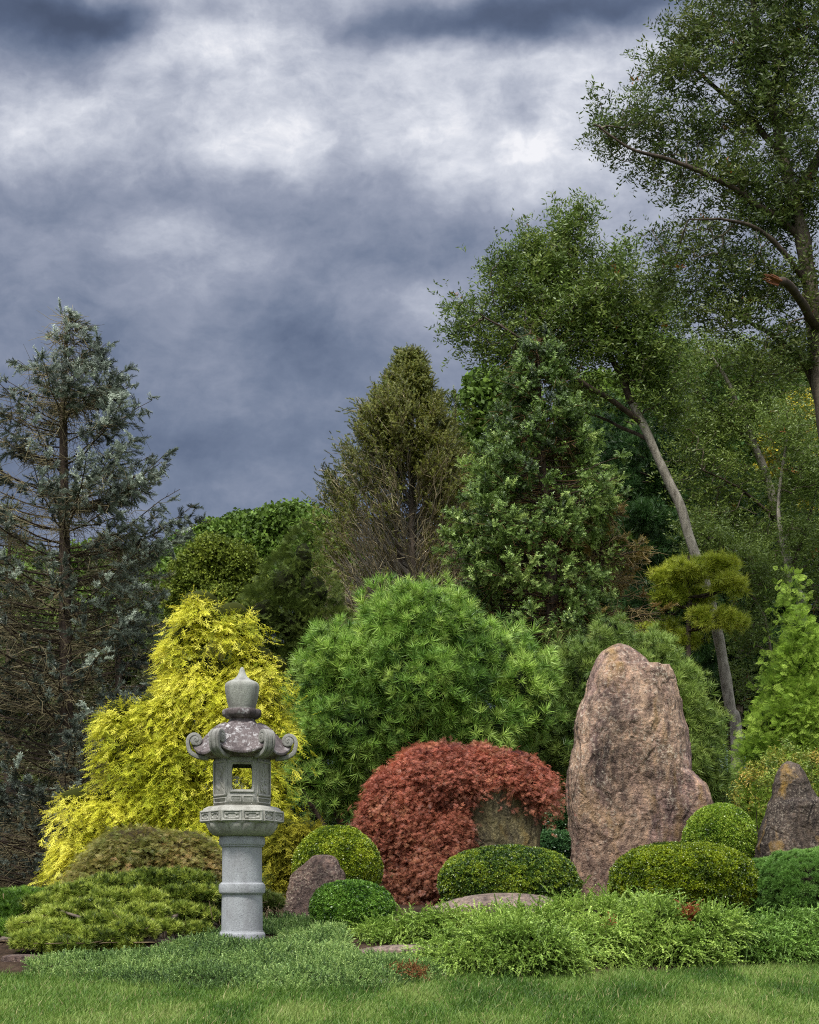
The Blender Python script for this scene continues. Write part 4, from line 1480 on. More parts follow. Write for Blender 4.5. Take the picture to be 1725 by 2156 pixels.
def mugo(label, D, pads, seed, cols, base, brown=0, limbs=True):
    rng = np.random.default_rng(seed)
    bl = mk_blobs(D, pads)
    r = thing('mugo_pine', label, 'mugo pine', base, 'spreading mugo pines')
    a = Acc()
    c, R = bl
    for k in range(len(c)):
        ar = R[k, 0] * R[k, 1]
        nl = int(260 * ar / .09) + 40
        one = (c[k:k + 1], R[k:k + 1])
        P, N = shell(one, nl, rng, 0, .6, c[k, 2] - R[k, 2] * .45, .15)
        per = 4
        i = np.repeat(np.arange(nl), per)
        pos = P[i] + rng.normal(size=(len(i), 3)) * .02
        Z = N[i] * .7 + np.array([0, -.1, .7]) + rng.normal(size=(len(i), 3)) * .3
        C = pal(pos, cols, rng, 2.2, seed, .4)
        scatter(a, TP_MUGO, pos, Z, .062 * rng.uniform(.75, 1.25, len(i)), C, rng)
    put('foliage', a, M_NEEDLE, r)
    put('dark_core', core(Acc(), (c, R * np.array([1, 1, .55])), .7, S(30, 24, 16)), M_TWIG, r)
    b = Acc()
    B = np.array(base)
    for k in range(len(c)):
        for q in range(2):
            s = B + np.array([rng.uniform(-.2, .2), rng.uniform(-.1, .2), 0])
            e = c[k] - np.array([0, 0, R[k, 2] * .4]) + rng.normal(size=3) * .06
            m1 = s + (e - s) * .35 + np.array([0, -.1, -.02]) + rng.normal(size=3) * .05
            m1[2] = max(m1[2], B[2] + .03)
            m2 = s + (e - s) * .72 + rng.normal(size=3) * .06 + np.array([0, 0, -.03])
            limb(b, [s, m1, m2, e], .030, .011, 7, 5, .15, k)
    put('branches', b, M_BARK, r, True)
    # bare grey twigs hanging under the pads
    t = Acc()
    n = 260
    i = rng.integers(0, len(c), n)
    s = c[i] + rng.uniform(-.8, .8, (n, 3)) * R[i] * np.array([1, 1, .2]) - np.array([0, 0, 1]) * R[i][:, 2:3] * .5
    e = s + rng.normal(size=(n, 3)) * .14 + np.array([0, -.05, -.12])
    m = (s + e) / 2 + rng.normal(size=(n, 3)) * .03
    P3 = np.stack([s, m, e], 1)
    P3[..., 2] = np.maximum(P3[..., 2], B[2] + .02)
    tubes(t, P3, np.tile([.006, .005, .002], (n, 1)), 4, pal(e, [S(60, 48, 38), S(130, 116, 98)], rng))
    put('dead_twigs', t, M_TWIG, r)
    return r


MC = [S(62, 80, 28), S(100, 122, 42), S(140, 160, 60), S(176, 190, 88)]
mugo('large tiered mugo pine with bare stems below, standing beside the lantern shaft', 14.6,
     [(350, 1853, 100, 16, .6), (250, 1866, 80, 17, .5), (160, 1886, 66, 18, .3), (100, 1905, 50, 16, .2), (400, 1884, 60, 15, .4), (270, 1893, 76, 17, .1), (190, 1915, 50, 15, -.1), (120, 1930, 44, 16, -.2),
      (300, 1925, 50, 15, -.2), (225, 1944, 50, 18, -.5), (360, 1920, 50, 15, .1), (410, 1928, 44, 16, .3), (280, 1958, 48, 18, -.6), (210, 1975, 44, 17, -.7), (130, 1962, 44, 18, -.6), (80, 1985, 50, 18, -.8),
      (60, 1955, 44, 15, -.4), (345, 1958, 34, 14, -.3), (400, 1965, 44, 16, 0), (148, 1998, 40, 15, -.9), (440, 1990, 30, 12, .3), (262, 1992, 30, 12, -.7)],
     111, MC, (*PT(330, 2045, 14.3)[:2], float(ground(*PT(330, 2045, 14.3)[:2]))))
mugo('bright green mugo pine cut by the picture edge, next to the tiered mugo pine', 15.0,
     [(60, 1896, 70, 18, .1), (0, 1902, 60, 18, 0), (50, 1922, 80, 20, -.1), (0, 1935, 70, 20, -.1), (-60, 1930, 90, 30), (30, 1960, 50, 18, -.3), (-20, 1985, 60, 22, -.4), (-50, 2020, 50, 20, -.6), (0, 2030, 26, 14, -.6)],
     112, [S(64, 96, 32), S(100, 140, 46), S(136, 174, 64)], (*PT(20, 2040, 14.6)[:2], float(ground(*PT(20, 2040, 14.6)[:2]))))
mugo('shaded olive mugo pine directly behind the lantern shaft', 15.6,
     [(430, 1895, 50, 30), (450, 1930, 45, 26), (395, 1880, 50, 24, .3), (440, 1965, 50, 22), (560, 1900, 30, 14)],
     113, [S(44, 60, 24), S(70, 88, 36), S(96, 112, 52)], (*PT(430, 2005, 15.5)[:2], float(ground(*PT(430, 2005, 15.5)[:2]))))

# ------------------------------------------------------------------ lace leaf maples, yellow cypress, garden pines
needle_mound('laceleaf_maple', 'faded olive and brown laceleaf maple behind the mugo pine', 'maple', 16.6,
             [(300, 1790, 110, 62), (230, 1830, 75, 60), (390, 1800, 80, 62), (440, 1830, 50, 65), (180, 1850, 40, 40)],
             TP_LACE, [S(84, 96, 42), S(116, 124, 58), S(150, 140, 84), S(112, 128, 56), S(160, 126, 84)], 121, 460, 36, .30, .085, M_LEAF, up=.35, drop=1.0, fan=.8, ck=.78,
             updir=(0, 0, -1), corecol=S(50, 42, 28))

RMC = [S(118, 70, 60), S(164, 94, 82), S(204, 122, 106), S(196, 140, 108)]
r_, bl_, rg_ = needle_mound('japanese_maple', 'weeping red laceleaf maple draped over the squat boulder', 'maple', 19.0,
             [(940, 1620, 120, 72), (860, 1670, 90, 85), (810, 1720, 60, 60), (900, 1730, 90, 90), (880, 1810, 75, 85), (900, 1870, 65, 60), (1010, 1600, 80, 46), (1080, 1605, 62, 34, -.3), (1135, 1635, 34, 30, -.3), (1150, 1662, 18, 16, -.3), (945, 1730, 50, 60, -.4), (920, 1800, 50, 60, -.4)],
             TP_LACE, RMC, 131, 900, 52, .34, .078, M_LEAF, up=.3, drop=1.1, ck=.74, low=(S(142, 96, 74), CZ - .1, CZ + 1.5), rnd=.34, shrink=.0, updir=(0, 0, -1), corecol=S(56, 24, 20), f=1.1, inner=.9)

YC = [S(112, 128, 26), S(168, 176, 34), S(212, 212, 54), S(236, 232, 104)]
YB = [(425, 1268, 66, 46), (490, 1292, 60, 46), (440, 1300, 80, 55), (500, 1330, 60, 50), (400, 1345, 70, 50), (540, 1385, 70, 50), (585, 1400, 36, 40), (430, 1420, 110, 60), (340, 1480, 75, 50), (490, 1470, 100, 70), (250, 1500, 54, 52),
      (575, 1500, 46, 60), (390, 1560, 100, 60), (270, 1590, 80, 60), (500, 1590, 90, 80), (360, 1650, 110, 60), (240, 1680, 80, 50), (160, 1680, 60, 42), (450, 1710, 100, 70), (320, 1740, 120, 60), (180, 1760, 80, 50),
      (130, 1810, 36, 50), (540, 1690, 70, 70), (590, 1660, 34, 50), (160, 1850, 50, 46), (280, 1810, 100, 60), (440, 1800, 90, 60)]
needle_mound('thread_cypress', 'large golden yellow weeping thread cypress behind the lantern', 'cypress', 19.0, YB, TP_THREAD, YC, 141, 620, 46, .46, .155, M_THREAD,
             up=.5, drop=1.5, ck=.66, shrink=.07, fan=.5, updir=(0, 0, -1), corecol=S(44, 48, 12), f=.9, inner=.88, stemn=8, stemr=.06, rnd=.34)
needle_mound('thread_cypress', 'low yellow green thread cypress in the shade between lantern and clipped boxwood', 'cypress', 18.6,
             [(600, 1750, 50, 45), (650, 1745, 40, 30), (590, 1810, 40, 60), (600, 1870, 42, 50), (640, 1800, 30, 50, .3)],
             TP_THREAD, [S(84, 92, 20), S(134, 132, 30), S(186, 180, 60)], 142, 150, 24, .34, .16, M_THREAD, up=.4, drop=1.4, ck=.6, updir=(0, 0, -1), corecol=S(36, 42, 12))

PC = [S(60, 92, 40), S(98, 140, 56), S(140, 180, 78), S(180, 210, 106)]
PB = [(880, 1330, 150, 95), (750, 1410, 120, 100), (1010, 1400, 120, 95), (900, 1450, 190, 120), (690, 1460, 90, 100), (1090, 1450, 90, 85), (760, 1540, 150, 110), (980, 1550, 150, 90),
      (650, 1560, 60, 80), (680, 1640, 90, 55), (860, 1260, 60, 30), (1130, 1500, 50, 70), (720, 1690, 60, 50), (620, 1640, 40, 40, -.3)]
needle_mound('white_pine', 'broad domed bright green long needled pine behind the red maple', 'pine', 22.0, PB, TP_PINE, PC, 151, 430, 12, .52, .165, M_NEEDLE, up=.35, drop=-.5, fan=.62, ck=.74, rnd=.38, shrink=.12,
             f=.7, inner=.84, corecol=S(22, 32, 14), stemn=8, stemr=.09)
needle_mound('white_pine', 'darker olive green long needled pine behind the tall boulder', 'pine', 23.5,
             [(1290, 1370, 60, 70), (1220, 1440, 80, 80), (1350, 1420, 90, 80), (1150, 1500, 70, 80), (1420, 1480, 80, 90), (1130, 1590, 70, 80), (1200, 1560, 80, 100), (1460, 1580, 70, 100),
              (1400, 1600, 110, 100), (1290, 1330, 30, 40), (1200, 1660, 60, 60), (1500, 1660, 40, 60)],
             TP_PINE, [S(62, 84, 42), S(90, 118, 56), S(122, 150, 72), S(146, 168, 84)], 152, 400, 12, .46, .155, M_NEEDLE, up=.4, drop=-.5, fan=.6, ck=.74, rnd=.38, shrink=.10, f=.8, inner=.84, corecol=S(22, 28, 14))

needle_mound('arborvitae', 'bright green lacy arborvitae beside the leaning trunk, above the dark pointed boulder', 'arborvitae', 24.0,
             [(1672, 1250, 20, 60), (1680, 1330, 34, 60), (1690, 1400, 60, 70), (1650, 1440, 50, 50), (1700, 1500, 110, 80), (1630, 1520, 60, 60), (1600, 1600, 60, 70), (1690, 1600, 110, 90), (1760, 1420, 70, 110),
              (1590, 1670, 50, 50), (1660, 1690, 110, 60), (1640, 1380, 24, 20), (1780, 1600, 90, 130)],
             TP_FAN, [S(76, 104, 34), S(112, 144, 48), S(144, 176, 64), S(178, 204, 96)], 161, 520, 34, .46, .135, M_THREAD, up=.35, drop=.35, fan=.75, ck=.62, shrink=.08, rnd=.35, f=1.1, inner=.86, corecol=S(20, 34, 12))
needle_mound('barberry', 'loose shrub with orange tipped new leaves just behind the dark pointed boulder', 'shrub', 19.5,
             [(1640, 1640, 50, 40), (1590, 1670, 40, 30), (1700, 1640, 50, 36), (1655, 1600, 14, 22), (1712, 1610, 14, 20)],
             TP_SPRAY, [S(76, 100, 40), S(104, 130, 50), S(136, 156, 64), S(190, 150, 60)], 162, 120, 9, .12, .13, M_LEAF, up=.8, bend=.5, ck=0, stemn=5, stemr=.012)

# ------------------------------------------------------------------ conifers with whorled branches


def conifer(name, label, D, trunk, prof, tmpl, cols, seed, n_br, shoot, rise=.15, curve=.2, start=.35, step=.22, sub=.45, mat=M_NEEDLE, bark=M_BARK, r0=.22, dens=1.0,
            gap=0.0, dead=0, deadcol=(S(70, 58, 46), S(120, 106, 90)), cluster=3, f=.5, group=None, ymax=1900, cat='spruce', droop=0.0, gapf=.45, ldepth=1.0, spread=.5, brr=.022, gaplow=0.0):
    """trunk: [(x, y)...] bottom to top; prof rows (y, left x, right x) top to bottom: reach of the branch tips"""
    rng = np.random.default_rng(seed)
    tp = np.array([PT(x, y, D) for x, y in trunk])
    base = tp[0].copy()
    r = thing(name, label, cat, base, group)
    ta = Acc()
    q, rr = limb(ta, tp, r0, .02, 12, 8, .08, seed)
    put('trunk', ta, bark, r, True)
    pr = np.array(prof, float)
    pz = CZ + (HY - pr[:, 0]) / F * D
    pl = (pr[:, 1] - HX) / F * D
    prr = (pr[:, 2] - HX) / F * D
    ztop = pz[0]
    zbot = CZ + (HY - ymax) / F * D
    zt = ztop - (ztop - zbot) * rng.uniform(0, 1, n_br) ** .85
    az = rng.uniform(0, 2 * math.pi, n_br)
    az = az + .22 * np.sin(2 * (az - math.pi / 2 - math.pi / 2)) * -1.0
    fol, wood, dd = Acc(), Acc(), Acc()
    pos_all, dir_all = [], []
    W, WR = [], []
    DW = []
    for k in range(n_br):
        cxr = np.interp(-zt[k], -pz, prr)
        cxl = np.interp(-zt[k], -pz, pl)
        tx = np.interp(zt[k], q[:, 2], q[:, 0])
        c = math.cos(az[k])
        LR, LL = max(cxr - tx, .05), max(tx - cxl, .05)
        w = (c + 1) / 2
        L = (LL * (1 - w) + LR * w) * rng.uniform(.8, 1.06)
        if rng.uniform() < .12:
            L *= .7
        dirh = np.array([c, math.sin(az[k]) * ldepth, 0])
        za = zt[k] - rise * L
        az_ = max(za, base[2] + .3)
        A = np.array([np.interp(az_, q[:, 2], q[:, 0]), np.interp(az_, q[:, 2], q[:, 1]), az_])
        nseg = 9
        t = np.linspace(0, 1, nseg)
        B = A + dirh * (L * t)[:, None]
        B[:, 2] += rise * L * (t + curve * (t * t - t) * 2.0) - droop * L * np.sin(t * math.pi) * .5
        B += rng.normal(size=(nseg, 3)) * .012 * L * t[:, None]
        W.append(B)
        WR.append(np.linspace(brr * (.4 + L * .28), .006, nseg))
        # side branchlets
        m = max(int(L * (1 - start * .5) / step), 3)
        for s in range(m):
            u = start * .5 + (1 - start * .5) * (s + rng.uniform(0, 1)) / m
            o = np.array([np.interp(u, t, B[:, j]) for j in range(3)])
            sg = 1 if s % 2 else -1
            sd = np.array([-dirh[1], dirh[0], 0]) * sg
            ll = sub * L * (1.05 - u) + .16
            ll = min(ll, 1.5)
            dv = norm(dirh * .75 + sd * rng.uniform(.5, 1.1) + np.array([0, 0, rng.uniform(-.25, .35) - droop]))
            e = o + dv * ll
            mid = (o + e) / 2 + np.array([0, 0, -.05 * ll])
            W3 = np.array([o, mid, e])
            alive = u > start and (gap == 0 or vnoise((e * gapf)[None], seed + 3)[0] > gap - 1 + .3 * rng.normal() + gaplow * np.clip((ztop - e[2]) / (ztop - zbot) * 2 - .7, 0, 1))
            if alive:
                DW.append((W3, .007))
                ns = max(int(ll / (shoot * .55)), 2)
                for z in range(ns):
                    v = (z + .6) / ns
                    p = o + (e - o) * v
                    for c_ in range(cluster if v > .35 else max(cluster - 1, 1)):
                        pos_all.append(p + rng.normal(size=3) * .02)
                        dir_all.append(dv * .8 + rng.normal(size=3) * spread + np.array([0, 0, .25 - droop * 1.5]))
            else:
                DW.append((W3, .006))
    W, WR = np.array(W), np.array(WR)
    tubes(wood, W, WR, 5)
    put('branches', wood, bark, r, True)
    D3 = np.array([w for w, _ in DW])
    rd = np.array([[a, a * .8, a * .4] for _, a in DW])
    tw = Acc()
    tubes(tw, D3, rd, 3, pal(D3[:, 2], deadcol, rng))
    if dead:
        i = rng.integers(0, len(W), dead)
        u = rng.uniform(.08, .85, dead)
        j = (u * 8).astype(int)
        o = W[i, j]
        dv = norm(rng.normal(size=(dead, 3)) * np.array([1, 1, .5]) + np.array([0, 0, -.45]) + norm(W[i, -1] - W[i, 0]) * .5)
        l = rng.uniform(.2, .7, dead)[:, None]
        P3 = np.stack([o, o + dv * l * .5 + rng.normal(size=(dead, 3)) * .04, o + dv * l + rng.normal(size=(dead, 3)) * .09 + np.array([0, 0, -.05])], 1)
        tubes(tw, P3, np.tile([.008, .006, .003], (dead, 1)), 3, pal(o, deadcol, rng))
    put('twigs', tw, M_TWIG, r)
    P, Z = np.array(pos_all), np.array(dir_all)
    if dens < 1:
        k = rng.uniform(size=len(P)) < dens
        P, Z = P[k], Z[k]
    C = pal(P, cols, rng, f, seed, .25)
    scatter(fol, tmpl, P, Z, shoot * rng.uniform(.7, 1.2, len(P)), C, rng)
    put('needles', fol, mat, r)
    print(name, 'shoots', len(P))
    return r


conifer('blue_spruce', 'tall grey blue spruce with bare inner branches and upturned tips against the sky', 32,
        [(140, 1900), (140, 1700), (138, 1400), (136, 1100), (134, 900), (138, 750), (142, 668)],
        [(665, 128, 158), (700, 84, 205), (730, 42, 228), (770, 20, 262), (830, -10, 305), (880, -40, 330), (930, -90, 368), (1000, -110, 352), (1075, -150, 436), (1110, -170, 400), (1180, -170, 330),
         (1300, -190, 340), (1450, -210, 350), (1600, -220, 350), (1900, -240, 350)],
        TP_BLUE, [S(52, 60, 54), S(82, 94, 88), S(116, 130, 124), S(158, 172, 166)], 201, 290, .30, rise=.38, curve=.5, start=.42, step=.115, sub=.17, gap=1.0, dead=8000, cluster=1, r0=.22,
        bark=M_BARKD, group=None, spread=.55, deadcol=(S(70, 64, 50), S(138, 130, 108)))
conifer('hemlock', 'dark shaded conifer filling the gap low behind the blue spruce', 38,
        [(250, 1900), (250, 1500), (250, 1120)],
        [(1120, 230, 270), (1250, 130, 380), (1400, 60, 420), (1900, -20, 460)],
        TP_SPRUCE, [S(54, 62, 40), S(80, 88, 56), S(112, 116, 78)], 203, 150, .26, rise=-.05, start=.3, step=.4, sub=.4, gap=.8, dead=2600, cluster=3, bark=M_BARKD, cat='conifer', deadcol=(S(62, 58, 44), S(120, 114, 90)))
conifer('hemlock', 'dark shaded conifer at the picture edge behind the blue spruce', 39,
        [(20, 1900), (20, 1500), (20, 1060)],
        [(1060, 0, 40), (1250, -100, 150), (1400, -140, 200), (1900, -200, 240)],
        TP_SPRUCE, [S(50, 60, 42), S(76, 86, 58), S(106, 114, 80)], 204, 150, .26, rise=-.05, start=.3, step=.4, sub=.4, gap=.8, dead=2600, cluster=3, bark=M_BARKD, cat='conifer', deadcol=(S(62, 58, 44), S(120, 114, 90)))
conifer('fir', 'pyramidal green fir with plump light green shoots and brown bare lower branches', 30,
        [(1180, 1900), (1175, 1600), (1160, 1200), (1140, 950), (1132, 712)],
        [(704, 1125, 1140), (760, 1096, 1172), (820, 1076, 1196), (880, 1042, 1232), (940, 1012, 1268), (990, 985, 1312), (1030, 968, 1318), (1080, 945, 1290), (1130, 918, 1260), (1200, 925, 1260),
         (1300, 950, 1270), (1400, 960, 1290), (1900, 980, 1300)],
        TP_FIRC, [S(54, 74, 38), S(90, 118, 58), S(130, 160, 84), S(174, 198, 120)], 211, 620, .33, rise=.12, curve=.3, start=.42, step=.22, sub=.34, gap=.72, dead=3000, cluster=2, r0=.24, bark=M_BARKD,
        cat='fir', spread=.75, gaplow=.55, deadcol=(S(62, 46, 32), S(116, 92, 66)))
conifer('dying_conifer', 'brown half dead conifer leaning its bare branches beside the green fir', 30.5,
        [(1270, 1900), (1270, 1500), (1265, 1060)],
        [(1060, 1240, 1290), (1130, 1180, 1370), (1250, 1150, 1400), (1400, 1150, 1400), (1900, 1160, 1400)],
        TP_FIR, [S(96, 92, 44), S(124, 112, 56), S(136, 112, 66)], 212, 200, .2, rise=.1, start=.35, step=.25, sub=.4, gap=1.0, dead=3800, cluster=3, bark=M_BARKD, cat='conifer', deadcol=(S(78, 68, 46), S(150, 134, 102)))
conifer('spruce', 'narrow dark spruce tips showing between the brown hemlock and the green fir', 50,
        [(955, 1900), (955, 1400), (960, 820)],
        [(800, 950, 970), (900, 915, 1010), (1000, 890, 1040), (1900, 800, 1150)],
        TP_SPRUCE, [S(56, 72, 28), S(84, 100, 36), S(110, 122, 48)], 213, 170, .34, rise=.05, start=.2, step=.4, sub=.4, cluster=2, bark=M_BARKD, droop=.1)


def bare_hemlock():
    """sweeping pale branches, olive foliage only on top and along the sunny flank"""
    rng = np.random.default_rng(221)
    D = 44
    base = PT(868, 1890, D)
    r = thing('hemlock', 'broad olive brown hemlock with sweeping pale bare branches below', 'hemlock', base)
    tp = np.array([PT(x, y, D) for x, y in [(868, 1890), (870, 1500), (868, 1200), (868, 950), (866, 748)]])
    ta = Acc()
    q, _ = limb(ta, tp, .26, .02, 10, 8, .08)
    for off_ in (-30, 22):
        limb(ta, [PT(868, 1500, D), PT(868 + off_, 1150, D), PT(868 + off_ * 1.6, 900, D), PT(868 + off_ * 2.0, 790, D)], .12, .02, 8, 8)
    put('trunk', ta, M_BARK, r, True)
    pr = np.array([(740, 864, 870), (790, 832, 892), (860, 780, 925), (930, 738, 960), (1000, 702, 990), (1060, 676, 1010), (1130, 655, 1020), (1250, 650, 1020), (1340, 670, 1010), (1700, 700, 950)], float)
    n = 760
    yt = 750 + (1560 - 750) * rng.uniform(0, 1, n) ** .9
    az = rng.uniform(0, 2 * math.pi, n)
    xl, xr = np.interp(yt, pr[:, 0], pr[:, 1]), np.interp(yt, pr[:, 0], pr[:, 2])
    c = np.cos(az)
    c = np.sign(c) * np.abs(c) ** .6
    L = np.where(c > 0, (xr - 868), (868 - xl)) / F * D
    L = np.maximum(L, .15) * rng.uniform(.8, 1.0, n) * np.where(np.abs(c) < .35, .95, 1)
    zt = CZ + (HY - yt) / F * D
    za = np.maximum(zt - L * rng.uniform(.8, 1.2, n), base[2] + .5)
    t = np.linspace(0, 1, 8)
    tx = np.interp(za, q[:, 2], q[:, 0])
    B = np.zeros((n, 8, 3))
    B[..., 0] = tx[:, None] + (c * L)[:, None] * t
    B[..., 1] = D + (np.sin(az) * L)[:, None] * t
    B[..., 2] = za[:, None] + (zt - za)[:, None] * t ** 1.15
    B += rng.normal(size=B.shape) * .04 * t[None, :, None]
    ba = Acc()
    rad = (np.maximum(L, 1) * .016)[:, None] * (1 - .85 * t)[None]
    tubes(ba, B, rad, 4)
    put('branches', ba, M_BARKP, r, True)
    # twigs fanning off, following the sweep
    m = 15000
    i = rng.integers(0, n, m)
    u = rng.uniform(.2, 1, m)
    jj = np.minimum((u * 7).astype(int), 6)
    fr = (u * 7 - jj)[:, None]
    o = B[i, jj] * (1 - fr) + B[i, np.minimum(jj + 1, 7)] * fr
    dr = norm(B[i, 7] - B[i, 0])
    dv = norm(dr + rng.normal(size=(m, 3)) * .36)
    l = rng.uniform(.3, .8, m)[:, None] * np.clip((o[:, 2:3] * 0 + 1) * (L[i][:, None] / 1.5), .35, 1)
    P3 = np.stack([o, o + dv * l * .5 + rng.normal(size=(m, 3)) * .03, o + dv * l + rng.normal(size=(m, 3)) * .06], 1)
    C = pal(o, [S(104, 94, 74), S(140, 128, 106), S(180, 170, 148)], rng, .6)
    ta = Acc()
    tubes(ta, P3, np.tile([.010, .008, .004], (m, 1)), 3, C)
    put('twigs', ta, M_TWIG, r)
    e = P3[:, 2]
    ex = e[:, 0] / e[:, 1] * F + HX
    ey = HY - (e[:, 2] - CZ) / e[:, 1] * F
    # leafy where high or close to the outline
    xo = np.interp(ey, pr[:, 0], pr[:, 1])
    green = np.clip(1.25 - (ey - 780) / 300 * 1.0, 0, 1) + np.clip(1.1 - (ex - xo) / 70, 0, 1) * np.clip((1330 - ey) / 200, 0, 1)
    green *= .75 + .5 * (fbm(e * .5, 2, 5) + .3)
    k = rng.uniform(size=m) < np.clip(green, 0.08, 1)
    e, dv, P3 = e[k], dv[k], P3[k]
    rep = 7
    ii = np.repeat(np.arange(len(e)), rep)
    s = rng.uniform(.1, 1.05, len(ii))[:, None]
    pos = P3[ii, 0] * (1 - s) + P3[ii, 2] * s + rng.normal(size=(len(ii), 3)) * .06
    Z = dv[ii] + rng.normal(size=(len(ii), 3)) * .7
    fa = Acc()
    scatter(fa, TP_SPRUCE, pos, Z, .17 * rng.uniform(.7, 1.3, len(ii)), pal(pos, [S(80, 86, 36), S(104, 112, 44), S(132, 136, 58), S(100, 116, 46)], rng, .5, 3), rng)
    put('needles', fa, M_NEEDLE, r)
    # a few straight leaders above the top
    la = Acc()
    for x, y, h in ((866, 745, 60), (835, 790, 40), (812, 800, 24), (885, 775, 26)):
        b, tpt = PT(x, y + h, D), PT(x + 1, y - 8, D)
        k = 14
        s = np.linspace(0, 1, k)[:, None]
        pos = b * (1 - s) + tpt * s
        scatter(la, TP_SPRUCE, np.repeat(pos, 3, 0), rng.normal(size=(3 * k, 3)) * .5 + np.array([0, 0, 1.2]), .2, pal(np.repeat(pos, 3, 0), [S(60, 64, 26), S(84, 88, 34)], rng), rng)
    put('leader_shoots', la, M_NEEDLE, r)


bare_hemlock()

# ------------------------------------------------------------------ broadleaf trees


def grow(root_pts, targets, rng, bias=.25, seg=.5):
    """attach every target to the nearest limb point; returns twig paths and loads"""
    nodes = [p for p in root_pts]
    N = np.zeros((len(nodes) + len(targets) * 5, 3))
    N[:len(nodes)] = nodes
    depth = np.zeros(len(N))
    par = -np.ones(len(N), int)
    cnt = len(nodes)
    d0 = np.array([np.min(np.linalg.norm(root_pts - t, axis=1)) for t in targets])
    paths = []
    for ti in np.argsort(d0):
        t = targets[ti]
        dist = np.linalg.norm(N[:cnt] - t, axis=1) + bias * depth[:cnt]
        k = int(np.argmin(dist))
        a = N[k]
        L = np.linalg.norm(t - a)
        ms = [a]
        for s in (.25, .5, .75):
            ms.append(a + (t - a) * s + rng.normal(size=3) * L * .05 + np.array([0, 0, -.07 * L * math.sin(s * math.pi)]))
        ms.append(t)
        idx = [k]
        for s in range(1, 5):
            N[cnt] = ms[s]
            depth[cnt] = depth[k] + L * s / 4
            par[cnt] = idx[-1]
            idx.append(cnt)
            cnt += 1
        paths.append(idx)
    load = np.zeros(cnt)
    for p in paths:
        load[p[-1]] += 1
    for i in range(cnt - 1, len(nodes) - 1, -1):
        if par[i] >= 0:
            load[par[i]] += load[i]
    return N[:cnt], paths, load


DK = [S(34, 42, 18), S(52, 62, 26), S(72, 84, 36), S(84, 86, 34)]
DG = [S(68, 86, 40), S(96, 118, 54), S(126, 148, 72)]


# the builder reads limbs as (points, r_start, r_end[, depths]); the first point of the first limb is the foot
def broadleaf_tree(name, label, D, limbs, crown, cols, seed, n_t, **k):
    rng = np.random.default_rng(seed)
    leaf, per = k.get('leaf', .13), k.get('per', 10)
    bark, tmpl, mat = k.get('bark', M_BARK), k.get('tmpl', TP_SPRAY), k.get('mat', M_LEAF)
    spread, f, fill = k.get('spread', .28), k.get('f', .35), k.get('fill', .75)
    base = PT(*limbs[0][0][0], D)
    r = thing(name, label, k.get('cat', 'tree'), base, k.get('group'))
    ta, nodes = Acc(), []
    for li, l in enumerate(limbs):
        pts = l[0]
        dys = l[3] if len(l) > 3 else [0] * len(pts)
        P = np.array([PT(x, y, D + dy) for (x, y), dy in zip(pts, dys)])
        if li == 1:
            put('trunk', ta, bark, r, True)
            ta = Acc()
        q, rr = limb(ta, P, l[1], l[2], 10, 9, .12, seed + li, wob=.05 if li else .02)
        nodes.append(q)
    put('trunk' if len(limbs) == 1 else 'limbs', ta, bark if len(limbs) == 1 else M_BARKD, r, True)
    nodes = np.vstack(nodes)
    c, R = mk_blobs(D, crown)
    R = R * np.array([1, k.get('depthk', 1.0), 1])
    vol = R.prod(1) ** .8
    i = rng.choice(len(c), n_t, p=vol / vol.sum())
    d = norm(rng.normal(size=(n_t, 3))) * rng.uniform(.1, 1.08, (n_t, 1)) ** fill
    T = c[i] + d * R[i]
    cand = nodes[nodes[:, 2] > np.percentile(T[:, 2], 2) - 1.0]
    if len(cand) < 4:
        cand = nodes
    N, paths, load = grow(cand, T, rng)
    PP = np.array([[N[q] for q in p] for p in paths])
    twr = k.get('twr', .006)
    RR = np.array([[twr * (load[p[1]] if z == 0 else load[q]) ** .42 for z, q in enumerate(p)] for p in paths])
    ba = Acc()
    tubes(ba, PP, np.minimum(RR, .09), 4)
    put('branches', ba, M_BARK, r, True)
    ii = np.repeat(np.arange(n_t), per)
    u = rng.uniform(.2, 1.08, len(ii))[:, None]
    pos = PP[ii, 2] * (1 - u) + PP[ii, 4] * u + rng.normal(size=(len(ii), 3)) * spread * np.array([1, 1, .7])
    Z = norm(PP[ii, 4] - PP[ii, 2]) * .6 + rng.normal(size=pos.shape) * .6 + np.array([0, 0, -.15])
    C = pal(T, cols, rng, f, seed, .2)[ii] * .5 + pal(pos, cols, rng, f * 4, seed + 1, .3) * .5
    C[rng.uniform(size=len(C)) < k.get('rust', .004)] = S(150, 92, 40)
    la = Acc()
    scatter(la, tmpl, pos, Z, leaf * 1.6 * rng.uniform(.75, 1.25, len(ii)), C, rng, (0, 0, -1))
    put('crown', la, mat, r)
    if k.get('stub'):
        sa = Acc()
        (x, y), (x2, y2), ra = k['stub']
        a, b = PT(x, y, D - 2.4), PT(x2, y2, D - 2.5)
        for q in range(14):
            o = rng.normal(size=3) * ra * np.array([.25, .5, .5])
            e = a + (b - a) * rng.uniform(.45, 1.0) + o
            limb(sa, [a + o * .8, (a + e) / 2 + o * .5, e], ra * .34, .006, 4, 2)
        put('splintered_stub', sa, bark_mat('raw_orange_wood', S(84, 56, 42), S(150, 96, 68), 9), r, True)
    return r


